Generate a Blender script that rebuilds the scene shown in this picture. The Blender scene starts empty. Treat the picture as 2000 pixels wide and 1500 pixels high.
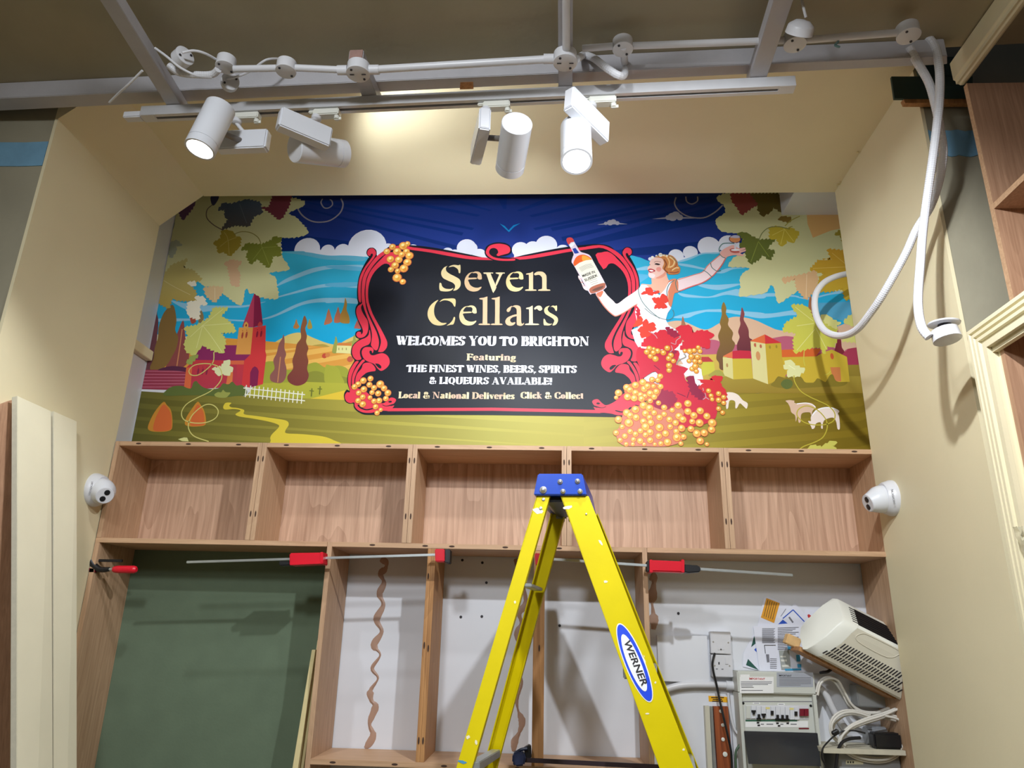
import bpy, bmesh, math, random
from mathutils import Vector, Matrix
random.seed(7)
PI = math.pi
SC = bpy.context.scene
COL = SC.collection

# ---------------------------------------------------------------- camera
F_PX = 1435.7
YAW, PITCH, ROLL = -0.0538, 0.3297, 0.0243
CAM_Z = 1.60
_f = Vector((math.sin(YAW) * math.cos(PITCH), math.cos(YAW) * math.cos(PITCH), math.sin(PITCH)))
_r = Vector((math.cos(YAW), -math.sin(YAW), 0))
_u = _r.cross(_f)
_c, _s = math.cos(ROLL), math.sin(ROLL)
CR = _c * _r + _s * _u
CU = -_s * _r + _c * _u
CF = _f
cam = bpy.data.cameras.new('camera')
cam.sensor_width = 36.0
cam.lens = F_PX / 2000 * 36
cam.clip_start = 0.05
camo = bpy.data.objects.new('camera', cam)
COL.objects.link(camo)
M = Matrix((CR, CU, -CF)).transposed().to_4x4()
M.translation = Vector((0, 0, CAM_Z))
camo.matrix_world = M
SC.camera = camo
SC.view_settings.view_transform = 'Standard'
SC.view_settings.look = 'None'
SC.view_settings.gamma = 1
SC.view_settings.use_curve_mapping = False
SC.view_settings.exposure = 0.0

# measured sight lines: where a line of sight meets a real plane of the room (x, depth y or height z)
def ray(px, py):
    return (px - 1000) / F_PX * CR - (py - 750) / F_PX * CU + CF
def at(px, py, X=None, Y=None, Z=None):
    d = ray(px, py)
    if Y is not None: t = Y / d.y
    elif X is not None: t = X / d.x
    else: t = (Z - CAM_Z) / d.z
    return Vector((d.x * t, d.y * t, d.z * t + CAM_Z))

# ---------------------------------------------------------------- world and lights
w = bpy.data.worlds.new('world'); SC.world = w; w.use_nodes = True
w.node_tree.nodes['Background'].inputs[0].default_value = (0.6, 0.7, 0.85, 1)
w.node_tree.nodes['Background'].inputs[1].default_value = 0.05

def area(name, loc, rot, sx, sy, power, col):
    l = bpy.data.lights.new(name, 'AREA'); l.shape = 'RECTANGLE'; l.size = sx; l.size_y = sy
    l.energy = power; l.color = col
    o = bpy.data.objects.new(name, l); o.location = loc; o.rotation_euler = rot
    COL.objects.link(o); return o
def spot(name, loc, aim, power, col, size=130, blend=0.6, rad=0.03):
    l = bpy.data.lights.new(name, 'SPOT'); l.energy = power; l.color = col
    l.spot_size = math.radians(size); l.spot_blend = blend; l.shadow_soft_size = rad
    o = bpy.data.objects.new(name, l); o.location = loc
    o.rotation_euler = Vector(aim).to_track_quat('-Z', 'Y').to_euler()
    COL.objects.link(o); return o
COOL = (0.90, 0.95, 1.0)
PW1, PW2, PW3, PW4 = 34, 13, 26, 22      # power of the four track spotlights
# soft fill added for the room's ambient light, behind and above the camera
area('room_fill_light', (-0.5, -1.4, 3.28), (math.radians(20), 0, 0), 1.6, 0.5, 30, COOL)
# unseen track spot inferred from the shelf shadows, above the camera, aimed down into the alcove
spot('unseen_spot', (0.45, 1.02, 3.00), (-0.06, 1, -1.0), 112, COOL, 132, 0.6, 0.022)
spot('unseen_spot', (-0.65, -0.2, 3.20), (0.10, 1, -0.80), 130, COOL, 125, 0.8, 0.12)  # added to brighten the side walls, soft so its shadow edges blur

# ---------------------------------------------------------------- helpers
def link(name, me, parent=None, loc=(0, 0, 0)):
    o = bpy.data.objects.new(name, me); COL.objects.link(o)
    o.location = loc
    if parent is not None: o.parent = parent
    return o
def tag(o, label=None, cat=None, group=None, kind=None):
    if label: o['label'] = label
    if cat: o['category'] = cat
    if group: o['group'] = group
    if kind: o['kind'] = kind
    return o
def thing(name, label, cat, loc, group=None):
    o = bpy.data.objects.new(name, None); COL.objects.link(o)
    o.location = loc; o.empty_display_size = 0.05
    tag(o, label, cat, group); return o
def wl(o):
    v = Vector(o.location)
    p = o.parent
    while p is not None:
        v += Vector(p.location); p = p.parent
    return v
def finish(name, bm, mats, parent=None, label=None, loc=None, bevel=0, smooth=False, kind=None, cat=None, group=None):
    """bm in world metres -> one mesh object whose origin sits at loc (or at the parent's)"""
    if loc is None: loc = wl(parent) if parent is not None else Vector((0, 0, 0))
    loc = Vector(loc)
    bmesh.ops.translate(bm, verts=bm.verts, vec=-loc)
    if bevel > 0:
        es = [e for e in bm.edges if len(e.link_faces) == 2 and e.calc_face_angle(0) > 0.6]
        bmesh.ops.bevel(bm, geom=es, offset=bevel, segments=2, affect='EDGES', clamp_overlap=True)
    me = bpy.data.meshes.new(name); bm.to_mesh(me); bm.free()
    if not isinstance(mats, (list, tuple)): mats = [mats]
    for m in mats: me.materials.append(m)
    if smooth:
        me.shade_smooth()
        try: me.set_sharp_from_angle(angle=math.radians(40))
        except Exception: pass
    o = link(name, me, parent, loc - (wl(parent) if parent is not None else Vector((0, 0, 0))))
    tag(o, label, cat, group, kind); return o
def BM(): return bmesh.new()
def hexa(bm, p, mi=0):
    v = [bm.verts.new(q) for q in p]
    for f in ((3, 2, 1, 0), (4, 5, 6, 7), (0, 1, 5, 4), (1, 2, 6, 5), (2, 3, 7, 6), (3, 0, 4, 7)):
        fc = bm.faces.new([v[i] for i in f]); fc.material_index = mi
    return v
def box(bm, x0, x1, y0, y1, z0, z1, mi=0):
    return hexa(bm, [(x0, y0, z0), (x1, y0, z0), (x1, y1, z0), (x0, y1, z0), (x0, y0, z1), (x1, y0, z1), (x1, y1, z1), (x0, y1, z1)], mi)
def obox(bm, c, ax, ay, az, sx, sy, sz, mi=0):
    """box centred at c along unit axes ax ay az"""
    c = Vector(c); ax = Vector(ax) * sx / 2; ay = Vector(ay) * sy / 2; az = Vector(az) * sz / 2
    return hexa(bm, [c - ax - ay - az, c + ax - ay - az, c + ax + ay - az, c - ax + ay - az,
                     c - ax - ay + az, c + ax - ay + az, c + ax + ay + az, c - ax + ay + az], mi)
def frame_of(d):
    d = Vector(d).normalized()
    h = Vector((0, 0, 1)) if abs(d.z) < 0.9 else Vector((1, 0, 0))
    a = d.cross(h).normalized(); b = d.cross(a).normalized()
    return d, a, b
def lathe(bm, p0, d, prof, n=24, mi=0, cap0=True, cap1=True):
    """prof: list of (distance along d, radius)"""
    d, a, b = frame_of(d); p0 = Vector(p0); rings = []
    for t, r in prof:
        rings.append([bm.verts.new(p0 + d * t + (a * math.cos(2 * PI * k / n) + b * math.sin(2 * PI * k / n)) * max(r, 1e-5)) for k in range(n)])
    for i in range(len(rings) - 1):
        for k in range(n):
            f = bm.faces.new((rings[i][k], rings[i][(k + 1) % n], rings[i + 1][(k + 1) % n], rings[i + 1][k])); f.material_index = mi
    if cap0: bm.faces.new(rings[0][::-1]).material_index = mi
    if cap1: bm.faces.new(rings[-1]).material_index = mi
def cyl(bm, p0, p1, r, n=16, mi=0, r1=None):
    p0 = Vector(p0); p1 = Vector(p1)
    lathe(bm, p0, p1 - p0, [(0, r), ((p1 - p0).length, r if r1 is None else r1)], n, mi)
def crom(pts, closed=False, n=6):
    pts = [Vector(p) for p in pts]; out = []; L = len(pts)
    rng = L if closed else L - 1
    for i in range(rng):
        g = lambda k: pts[k % L] if closed else pts[max(0, min(L - 1, k))]
        p0, p1, p2, p3 = g(i - 1), g(i), g(i + 1), g(i + 2)
        for j in range(n):
            t = j / n
            out.append(0.5 * ((2 * p1) + (p2 - p0) * t + (2 * p0 - 5 * p1 + 4 * p2 - p3) * t * t + (3 * p1 - p0 - 3 * p2 + p3) * t ** 3))
    if not closed: out.append(pts[-1])
    return out
def tube(bm, pts, r, n=10, mi=0, rfun=None):
    pts = [Vector(p) for p in pts]; rings = []; prev = None
    for i, p in enumerate(pts):
        t = (pts[min(i + 1, len(pts) - 1)] - pts[max(i - 1, 0)]).normalized()
        if prev is None: d, a, b = frame_of(t)
        else:
            a = (prev - t * prev.dot(t)).normalized(); b = t.cross(a)
        prev = a; rr = r if rfun is None else rfun(i, len(pts))
        rings.append([bm.verts.new(p + (a * math.cos(2 * PI * k / n) + b * math.sin(2 * PI * k / n)) * rr) for k in range(n)])
    for i in range(len(rings) - 1):
        for k in range(n):
            f = bm.faces.new((rings[i][k], rings[i][(k + 1) % n], rings[i + 1][(k + 1) % n], rings[i + 1][k])); f.material_index = mi
    bm.faces.new(rings[0][::-1]).material_index = mi; bm.faces.new(rings[-1]).material_index = mi
def poly_prism(bm, pts, vec, mi=0):
    a = [bm.verts.new(p) for p in pts]; b = [bm.verts.new(Vector(p) + Vector(vec)) for p in pts]
    bm.faces.new(a).material_index = mi; bm.faces.new(b[::-1]).material_index = mi
    for i in range(len(a)):
        j = (i + 1) % len(a); bm.faces.new((a[i], b[i], b[j], a[j])).material_index = mi
    bmesh.ops.recalc_face_normals(bm, faces=bm.faces)

# ---------------------------------------------------------------- materials
def lin(c):
    return tuple(((x / 255) / 12.92 if x / 255 <= 0.04045 else ((x / 255 + 0.055) / 1.055) ** 2.4) for x in c) + (1,)
def nmat(name):
    m = bpy.data.materials.new(name); m.use_nodes = True
    return m, m.node_tree, m.node_tree.nodes['Principled BSDF']
def paint(name, c, rough=0.55, var=0.06, scale=6, bump=0.0, bscale=60, metal=0, spec=0.5):
    """plain coloured surface with slight procedural mottling and fine relief"""
    m, nt, b = nmat(name); N = nt.nodes.new; L = nt.links.new
    geo = N('ShaderNodeNewGeometry'); no = N('ShaderNodeTexNoise'); no.inputs['Scale'].default_value = scale; no.inputs['Detail'].default_value = 4
    L(geo.outputs['Position'], no.inputs['Vector'])
    mix = N('ShaderNodeMix'); mix.data_type = 'RGBA'
    c0 = lin([x * (1 - var) for x in c]); c1 = lin([min(255, x * (1 + var)) for x in c])
    mix.inputs['A'].default_value = c0; mix.inputs['B'].default_value = c1
    L(no.outputs['Fac'], mix.inputs['Factor']); L(mix.outputs['Result'], b.inputs['Base Color'])
    b.inputs['Roughness'].default_value = rough; b.inputs['Metallic'].default_value = metal
    b.inputs['Specular IOR Level'].default_value = spec
    if bump > 0:
        n2 = N('ShaderNodeTexNoise'); n2.inputs['Scale'].default_value = bscale; n2.inputs['Detail'].default_value = 6
        L(geo.outputs['Position'], n2.inputs['Vector'])
        bp = N('ShaderNodeBump'); bp.inputs['Strength'].default_value = bump; bp.inputs['Distance'].default_value = 0.004
        L(n2.outputs['Fac'], bp.inputs['Height']); L(bp.outputs['Normal'], b.inputs['Normal'])
    return m
def wood(name, dark, light, axis='Z', rough=0.6, sc=1.0, rings=0.5):
    """veneer: stretched noise streaks plus cathedral figure, grain along the axis"""
    m, nt, b = nmat(name); N = nt.nodes.new; L = nt.links.new
    geo = N('ShaderNodeNewGeometry'); mp = N('ShaderNodeMapping')
    k = {'Z': (1, 1, .035), 'X': (.035, 1, 1), 'Y': (1, .035, 1)}[axis]
    mp.inputs['Scale'].default_value = [q * 95 * sc for q in k]
    L(geo.outputs['Position'], mp.inputs['Vector'])
    n1 = N('ShaderNodeTexNoise'); n1.inputs['Scale'].default_value = 1; n1.inputs['Detail'].default_value = 5; n1.inputs['Roughness'].default_value = .65
    L(mp.outputs['Vector'], n1.inputs['Vector'])
    mp2 = N('ShaderNodeMapping'); k2 = {'Z': (1, 1, .16), 'X': (.16, 1, 1), 'Y': (1, .16, 1)}[axis]
    mp2.inputs['Scale'].default_value = [q * 7 * sc for q in k2]
    L(geo.outputs['Position'], mp2.inputs['Vector'])
    n2 = N('ShaderNodeTexNoise'); n2.inputs['Scale'].default_value = 1; n2.inputs['Detail'].default_value = 1.5
    L(mp2.outputs['Vector'], n2.inputs['Vector'])
    mul = N('ShaderNodeMath'); mul.operation = 'MULTIPLY'; mul.inputs[1].default_value = 16
    L(n2.outputs['Fac'], mul.inputs[0])
    fr = N('ShaderNodeMath'); fr.operation = 'FRACT'; L(mul.outputs[0], fr.inputs[0])
    mx = N('ShaderNodeMath'); mx.operation = 'MULTIPLY_ADD'; mx.inputs[1].default_value = rings * .45; L(fr.outputs[0], mx.inputs[0])
    L(n1.outputs['Fac'], mx.inputs[2])
    rp = N('ShaderNodeValToRGB'); rp.color_ramp.elements[0].position = .32; rp.color_ramp.elements[0].color = lin(dark)
    rp.color_ramp.elements[1].position = .82; rp.color_ramp.elements[1].color = lin(light)
    L(mx.outputs[0], rp.inputs['Fac']); L(rp.outputs['Color'], b.inputs['Base Color'])
    b.inputs['Roughness'].default_value = rough
    bp = N('ShaderNodeBump'); bp.inputs['Strength'].default_value = .08; bp.inputs['Distance'].default_value = .001
    L(n1.outputs['Fac'], bp.inputs['Height']); L(bp.outputs['Normal'], b.inputs['Normal'])
    return m
CREAM = paint('cream_emulsion', (226, 214, 178), .55, .03, 3, .10, 45)
CREAMT = paint('cream_gloss_trim', (226, 216, 182), .4, .02, 8, .05, 60)
OLIVE = paint('bare_plaster_paint', (148, 142, 122), .7, .10, 5, .2, 40)
CEIL = paint('ceiling_paint', (164, 154, 128), .75, .08, 4, .15, 50)
WHITEP = paint('white_timber_paint', (182, 180, 184), .5, .05, 14, .25, 70)
WHITEW = paint('white_board', (222, 224, 230), .45, .03, 4, .05, 30)
BLUEP = paint('pale_blue_filler', (112, 156, 184), .7, .08, 20, .15, 60)
PVC = paint('white_pvc', (214, 214, 218), .35, .02, 10)
PVCO = paint('aged_white_plastic', (222, 222, 212), .4, .05, 12)
ENAMEL = paint('white_enamel', (218, 220, 226), .3, .02, 10)
ALU = paint('track_aluminium', (205, 205, 208), .4, .03, 20, metal=.3)
DARK = paint('dark_slot', (38, 36, 42), .5, .05)
BLACK = paint('black_plastic', (20, 20, 24), .4, .1, 20)
STEEL = paint('galvanised_steel', (190, 195, 195), .35, .08, 30, metal=.8)
ZINC = paint('zinc_bolt', (210, 208, 200), .3, .08, 80, metal=.7)
YEL = paint('yellow_fibreglass', (214, 194, 0), .5, .05, 9, .06, 90, spec=.15)
BLUE = paint('blue_cap_plastic', (30, 72, 178), .3, .06, 12)
RED = paint('red_plastic', (214, 24, 46), .3, .04, 12)
MAROON = paint('maroon_switch', (120, 16, 40), .35, .04, 12)
GREENB = paint('green_moisture_board', (98, 114, 92), .8, .07, 12, .1, 120)
GREEND = paint('dark_green_card', (46, 66, 58), .7, .1, 12)
MDF = paint('cream_mdf', (226, 218, 190), .55, .025, 9, .04, 90)
MDFE = paint('raw_mdf_edge', (196, 190, 170), .8, .05, 60, .1, 200)
PLANK = paint('pale_poplar', (214, 198, 146), .6, .06, 30)
GLUE = paint('brown_adhesive', (172, 138, 118), .5, .06, 20)
OAKV = wood('oak_veneer_upright', (168, 130, 104), (216, 178, 150), 'Z', .55, .7, .4)
OAKS = wood('oak_plain_upright', (172, 136, 104), (206, 170, 136), 'Z', .55, 1.2, .2)
OAKX = wood('oak_plain_lengthways', (178, 140, 106), (210, 172, 136), 'X', .55, 1.2, .2)
OAKY = wood('oak_plain_deep', (150, 112, 86), (186, 146, 116), 'Z', .55, 1.2, .2)
POST = wood('brown_softwood', (150, 102, 58), (198, 146, 92), 'Z', .6, 1.0, .3)
HARD = wood('red_hardwood', (108, 50, 24), (160, 84, 44), 'Z', .45, .8, .5)
SLOT = paint('joint_slot', (70, 48, 36), .8, .1, 80)

def emis(name, c, s):
    m, nt, b = nmat(name)
    b.inputs['Base Color'].default_value = (1, 1, 1, 1)
    b.inputs['Emission Color'].default_value = c; b.inputs['Emission Strength'].default_value = s
    return m
LED = emis('lamp_lens', (.95, .98, 1, 1), 14)

def sbox(name, x0, x1, y0, y1, z0, z1, mat, label=None, bevel=0, parent=None, kind='structure'):
    bm = BM(); box(bm, x0, x1, y0, y1, z0, z1)
    return finish(name, bm, mat, parent, label, loc=((x0 + x1) / 2, (y0 + y1) / 2, z0) if parent is None else None, bevel=bevel, kind=kind)

# ---------------------------------------------------------------- room shell
XL, XR, YF, YE, YB = -1.735, 1.222, 2.07, 2.785, 3.05
ZS = 3.44          # alcove soffit
ZC = 3.345         # shop ceiling
FLOOR = paint('grey_floor', (120, 112, 100), .6, .1, 5)
sbox('floor', -3.1, 2.0, -3.0, 3.2, -.05, 0, FLOOR)
sbox('wall_back', -1.95, 1.45, YB, YB + .12, 0, 4.0, WHITEW)
sbox('wall_left', -3.1, -3.0, -3.0, 2.07, 0, ZC, CREAM)
sbox('wall_right', 1.86, 1.96, -3.0, 2.2, 0, ZC, CREAM)
sbox('wall_rear', -3.1, 2.0, -3.1, -3.0, 0, ZC, CREAM)
# front faces beside the alcove, bare plaster with a pale blue filler band
wfl = sbox('wall_front_left', -3.0, XL - .012, YF + .004, YF + .12, 0, 3.60, OLIVE)
wfr = sbox('wall_front_right', XR + .012, 1.86, YF + .004, YF + .12, 0, 3.60, OLIVE)
def ragged_band(name, x0, x1, y, z0, z1, parent, seed):
    rnd = random.Random(seed); top = []; bot = []
    n = 14
    for i in range(n + 1):
        x = x0 + (x1 - x0) * i / n
        top.append((x, y, z1 + rnd.uniform(-.004, .004))); bot.append((x, y, z0 + rnd.uniform(-.004, .004)))
    bm = BM(); poly_prism(bm, bot + top[::-1], (0, .004, 0))
    return finish(name, bm, BLUEP, parent)
ragged_band('filler_band', -2.9, XL - .014, YF + .001, 3.093, 3.192, wfl, 1)
ragged_band('filler_band', XR + .013, 1.40, YF + .001, 3.100, 3.198, wfr, 2)
# alcove lining: left side with chamfered top corner, right side, soffit
def prism_y(name, xz, y0, y1, mat, **k):
    bm = BM(); poly_prism(bm, [(x, y0, z) for x, z in xz], (0, y1 - y0, 0))
    return finish(name, bm, mat, loc=(xz[0][0], y0, 0), **k)
def liner(name, front, back):
    bm = BM(); poly_prism(bm, [(x, YF, z) for x, z in front], (0, YE - YF, 0)); poly_prism(bm, [(x, YF + .121, z) for x, z in back], (0, YE - YF - .121, 0))
    return finish(name, bm, CREAM, loc=(front[0][0], YF, 0), kind='structure')
liner('wall_alcove_left', [(XL, 0), (XL, 3.286), (-1.56, ZS), (-1.56, ZS + .16), (XL - .011, ZS + .16), (XL - .011, 0)], [(XL - .012, 0), (XL - .012, ZS + .16), (-1.90, ZS + .16), (-1.90, 0)])
liner('wall_alcove_right', [(XR, 0), (XR, ZS + .16), (XR + .011, ZS + .16), (XR + .011, 0)], [(XR + .012, 0), (XR + .012, ZS + .16), (XR + .10, ZS + .16), (XR + .10, 0)])
sbox('ceiling_alcove_soffit', -1.56, XR, 1.90, YE + .005, ZS, ZS + .04, CREAM)
sbox('ceiling_niche', -1.95, 1.45, YE, YB, 3.80, 3.84, CREAM)
sbox('wall_niche_left', -1.93, -1.83, YE, YB, 0, 3.80, WHITEW)
sbox('wall_niche_right', 1.36, 1.45, YE, YB, 0, 3.80, WHITEW)
sbox('wall_above_soffit', -1.95, 1.45, YE - .06, YE, ZS + .04, 3.80, CREAM)
# short ledge on the left return, boxed-in beam in the right top corner
tb = BM(); a = at(300, 660, Y=3.02); b2 = at(262, 628, Y=2.80)
box(tb, -1.83, -1.80, 2.80, 3.04, 2.74, 2.785); finish('trim_1', tb, CREAM, loc=(-1.83, 2.8, 2.74), kind='structure', bevel=.002)
sbox('trim_2', 1.078, 1.36, YE + .001, YB - .002, 3.487, 3.80, WHITEW, bevel=.002)
# dark green moisture board fixed to the wall behind the left bay
bm = BM(); box(bm, -1.73, -.835, 3.036, 3.048, 0, 1.93)
finish('backing_board', bm, GREENB, loc=(-1.28, 3.042, 0), cat='board', label='dark grey-green backing board filling the open bay left of the ladder')

# ---------------------------------------------------------------- ceiling timbers
ZB = 3.28
b00, b01 = at(-250, 203, Z=ZB), at(1850, 108.5, Z=ZB)     # front bottom edge of the beam
b10, b11 = at(-250, 229, Z=ZB), at(1850, 126, Z=ZB)      # back bottom edge
bm = BM()
hexa(bm, [b00, b01, b11, b10] + [Vector((p.x, p.y, ZC)) for p in (b00, b01, b11, b10)])
cb = BM(); poly_prism(cb, [(-3.1, -3.0, ZC), (2.0, -3.0, ZC), (2.0, b11.y + (2.0 - b11.x) * (b11 - b10).y / (b11 - b10).x, ZC), (-3.1, b10.y + (-3.1 - b10.x) * (b11 - b10).y / (b11 - b10).x, ZC)], (0, 0, .08))
finish('ceiling', cb, CEIL, loc=(0, 0, ZC), kind='structure')
beam = finish('ceiling_beam', bm, WHITEP, loc=(-.5, 2.0, ZB), bevel=.002, cat='beam', label='long white-painted ceiling timber running across the top of the alcove')
# ---------------------------------------------------------------- the printed mural (flat print in real plane y = YM)
YM = 3.0475
LSTEP = 5e-6
FR = {'C': (260, 370, 5), 'D': (260, 600, 5), 'A': (640, 450, 10), 'B': (640, 590, 10), 'E': (640, 690, 10), 'G': (1060, 450, 8.3333),
      'H': (1140, 600, 7.143), 'I': (1240, 440, 8.3333), 'J': (1380, 560, 6.25), 'K': (1460, 700, 8.3333), 'L': (1400, 370, 6.6667),
      'T': (820, 500, 6.6667), 'S': (560, 370, 5), 'R': (920, 370, 3.5714), 'N': (1180, 690, 7.692), 'P': (0, 0, 1)}
from mathutils.geometry import tessellate_polygon
mm, nt, bb = nmat('mural_print')
vc = nt.nodes.new('ShaderNodeVertexColor'); vc.layer_name = 'print'
nt.links.new(vc.outputs['Color'], bb.inputs['Base Color']); bb.inputs['Roughness'].default_value = .42
bb.inputs['Specular IOR Level'].default_value = .22
PRINT = mm
layer = [0]
XCM = at(968.5, 640, Y=YM).x
def fit(v):
    return Vector((max(-1.826, min(1.356, v.x)), v.y, max(2.303, min(3.72, v.z))))
def P3(f, pts):
    ox, oy, s = FR[f]; out = []
    for q in pts.split():
        x, y = q.split(','); v = at(ox + float(x) / s, oy + float(y) / s, Y=YM); out.append(v)
    return out
def hexc(h):
    return tuple(int(h[i:i + 2], 16) for i in (0, 2, 4))
PARTS = {}
def addface(part, pts, col, col2=None, mirror=False, clip=True, cf=None):
    """pts in the mural plane; col2 gives the colour at the lowest point (the print's own gradient)"""
    if part not in PARTS: PARTS[part] = (bmesh.new(), part)
    bm = PARTS[part][0]
    cl = bm.loops.layers.float_color.get('print') or bm.loops.layers.float_color.new('print')
    layer[0] += 1; y = YM - layer[0] * LSTEP
    vs = []
    for p in pts:
        q = fit(p) if clip else p
        vs.append(bm.verts.new((2 * XCM - q.x if mirror else q.x, y, q.z)))
    fs = []
    for tri in tessellate_polygon([[v.co for v in vs]]):
        a, b, c = (vs[k] for k in tri); cr = (b.co - a.co).cross(c.co - a.co).y
        if abs(cr) < 1e-12: continue
        try: fs.append(bm.faces.new((a, b, c) if cr < 0 else (a, c, b)))
        except ValueError: pass
    zs = [v.co.z for v in vs]; z0, z1 = min(zs), max(zs)
    c1 = lin(hexc(col)); c2 = lin(hexc(col2)) if col2 else None
    for lp in (l_ for f in fs for l_ in f.loops):
        if cf: lp[cl] = cf(lp.vert.co); continue
        if c2:
            t = (lp.vert.co.z - z0) / max(1e-6, z1 - z0)
            lp[cl] = [a * t + b * (1 - t) for a, b in zip(c1, c2)]
        else: lp[cl] = c1
def area2(p):
    return sum(p[i].x * p[(i + 1) % len(p)].z - p[(i + 1) % len(p)].x * p[i].z for i in range(len(p)))
def jag(p, step=.016, amp=.008):
    if area2(p) > 0: p = p[::-1]
    out = []
    for i in range(len(p)):
        a, b = p[i], p[(i + 1) % len(p)]; d = b - a; n = max(1, int(d.length / step)); nn = Vector((-d.z, 0, d.x)).normalized()
        for k in range(n):
            out.append(a + d * (k / n)); out.append(a + d * ((k + .78) / n) + nn * (amp * min(1, d.length / .05)))
    return out
def ribbon(p, w):
    if not callable(w): ww = w; w = lambda t: ww
    L, R = [], []
    for i, q in enumerate(p):
        d = (p[min(i + 1, len(p) - 1)] - p[max(i - 1, 0)]).normalized(); n = Vector((-d.z, 0, d.x)); h = w(i / (len(p) - 1)) / 2
        L.append(q + n * h); R.append(q - n * h)
    return L + R[::-1]
PXM = .00205        # one photo pixel on the mural, metres
def strip(part, p, w, col, mirror=False):
    """line as short quads in one layer (self-crossing safe)"""
    bm = PARTS.setdefault(part, (bmesh.new(), part))[0]
    cl = bm.loops.layers.float_color.get('print') or bm.loops.layers.float_color.new('print')
    layer[0] += 1; y = YM - layer[0] * LSTEP; c = lin(hexc(col)); r = ribbon(p, w); n = len(p)
    L = [fit(v) for v in r[:n]]; R = [fit(v) for v in r[n:][::-1]]
    mx = lambda v: (2 * XCM - v.x if mirror else v.x, y, v.z)
    vl = [bm.verts.new(mx(v)) for v in L]; vr = [bm.verts.new(mx(v)) for v in R]
    for i in range(n - 1):
        try: f = bm.faces.new((vl[i], vl[i + 1], vr[i + 1], vr[i]))
        except ValueError: continue
        f.normal_update()
        if f.normal.y > 0: f.normal_flip()
        for lp in f.loops: lp[cl] = c
def S_(part, kind, col, fr, pts, mirror=0, w=2.0):
    c = col.split('-'); c2 = c[1] if len(c) > 1 else None
    p = P3(fr, pts)
    if kind == 's': p = crom(p, True, 4)
    elif kind == 'j': p = jag(p)
    elif kind == 'J': p = jag(crom(p, True, 2), .018, .008)
    elif kind == 'c': p = crom(p, False, 5)
    if kind in ('l', 'k'):
        p = crom(p, kind == 'k', 5)
        if kind == 'k': p.append(p[0])
        for m in ((0, 1) if mirror == 2 else (mirror,)): strip(part, p, w * PXM, c[0], bool(m))
        return
    for m in ((0, 1) if mirror == 2 else (mirror,)): addface(part, p, c[0], c2, bool(m))
def disc(part, fr, x, y, r, col, ry=None, n=14):
    ox, oy, s = FR[fr]; c = at(ox + x / s, oy + y / s, Y=YM); k = (at(ox + (x + 10) / s, oy + y / s, Y=YM).x - c.x) / 10
    addface(part, [c + Vector((math.cos(2 * PI * i / n) * r * k, 0, math.sin(2 * PI * i / n) * (ry or r) * k)) for i in range(n)], col)

# sky and rays
S_('sky', 'p', '16285f-26409a', 'P', '240,340 1760,330 1760,540 240,560')
for c_, r0, r1, lo in (((985, 508), 0, 0, 0),):
    for a0, a1, rr in ((174, 178, 90), (163, 167.5, 96), (146, 150, 96), (133, 137, 86), (118, 122, 100), (104, 107, 100), (88, 91, 100), (72, 76, 100), (57, 61, 100), (44, 48, 84), (31, 35, 110), (18, 22, 120), (9.5, 13, 130), (2, 5, 200)):
        q = []
        for a, r_ in ((a0, rr), (a0, 760), (a1, 760), (a1, rr)):
            q.append(at(c_[0] + r_ * math.cos(math.radians(a)), c_[1] - r_ * math.sin(math.radians(a)), Y=YM))
        addface('sky', q, '0b2c72')
def cloud(part, fr, discs, base=None, col='dfe3f2'):
    for x, y, r in discs: disc(part, fr, x, y, r, col, n=22)
    if base: S_(part, 'p', col, fr, base)
cloud('cloud', 'S', ((200, 585, 125), (400, 600, 68), (545, 600, 76), (785, 560, 188), (985, 585, 65), (1230, 590, 60), (1340, 600, 45), (1440, 620, 40)), '75,590 1500,590 1500,740 75,740')
cloud('cloud', 'S', ((1570, 620, 58), (1755, 570, 95), (1880, 640, 68), (1640, 640, 60)), '1480,640 2000,640 2000,700 1480,700')
cloud('cloud', 'R', ((0, 410, 45), (345, 420, 60), (430, 410, 55), (525, 390, 76), (640, 430, 50)), '300,430 690,430 690,520 300,520')
cloud('cloud', 'R', ((1430, 465, 54), (1530, 440, 52), (1660, 400, 80), (1800, 385, 75), (1250, 485, 14), (1325, 468, 18), (1370, 485, 22)), '1385,490 1800,420 1880,480 1700,560 1390,560')
for fr, x, y, k in (('R', 985, 240, 1), ('R', 1420, 200, 1.5)):
    cc = ((x - 15, y - 5, 22 * k), (x + 8, y - 12 * k, 20 * k), (x + 35, y - 2, 16 * k), (x - 45, y, 13 * k))
    for a, b_, r_ in cc: disc('cloud', fr, a, b_ - 3, r_, 'aaa8b4')
    S_('cloud', 'p', 'aaa8b4', fr, '%g,%g %g,%g %g,%g %g,%g' % (x - 105 * k, y + 6, x - 40 * k, y - 6, x + 50 * k, y - 6, x + 108 * k, y + 2))
S_('bird', 'p', '1787c8', 'R', '200,238 235,255 262,285 295,250 345,235 300,262 264,298 232,268')
S_('swirl', 'l', '98929a', 'S', '85,90 110,190 160,260 240,308 330,320 430,300 520,230 550,150 530,90', w=3.4)
S_('swirl', 'l', '98929a', 'S', '350,92 335,130 365,178 410,180 446,150 440,112 420,98', w=3)
S_('swirl', 'l', '98929a', 'R', '1430,55 1420,100 1450,150 1520,190 1620,198 1700,160 1755,110', w=3.2)
S_('swirl', 'l', '98929a', 'R', '1498,50 1505,85 1540,102 1578,82 1580,50', w=3)
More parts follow.
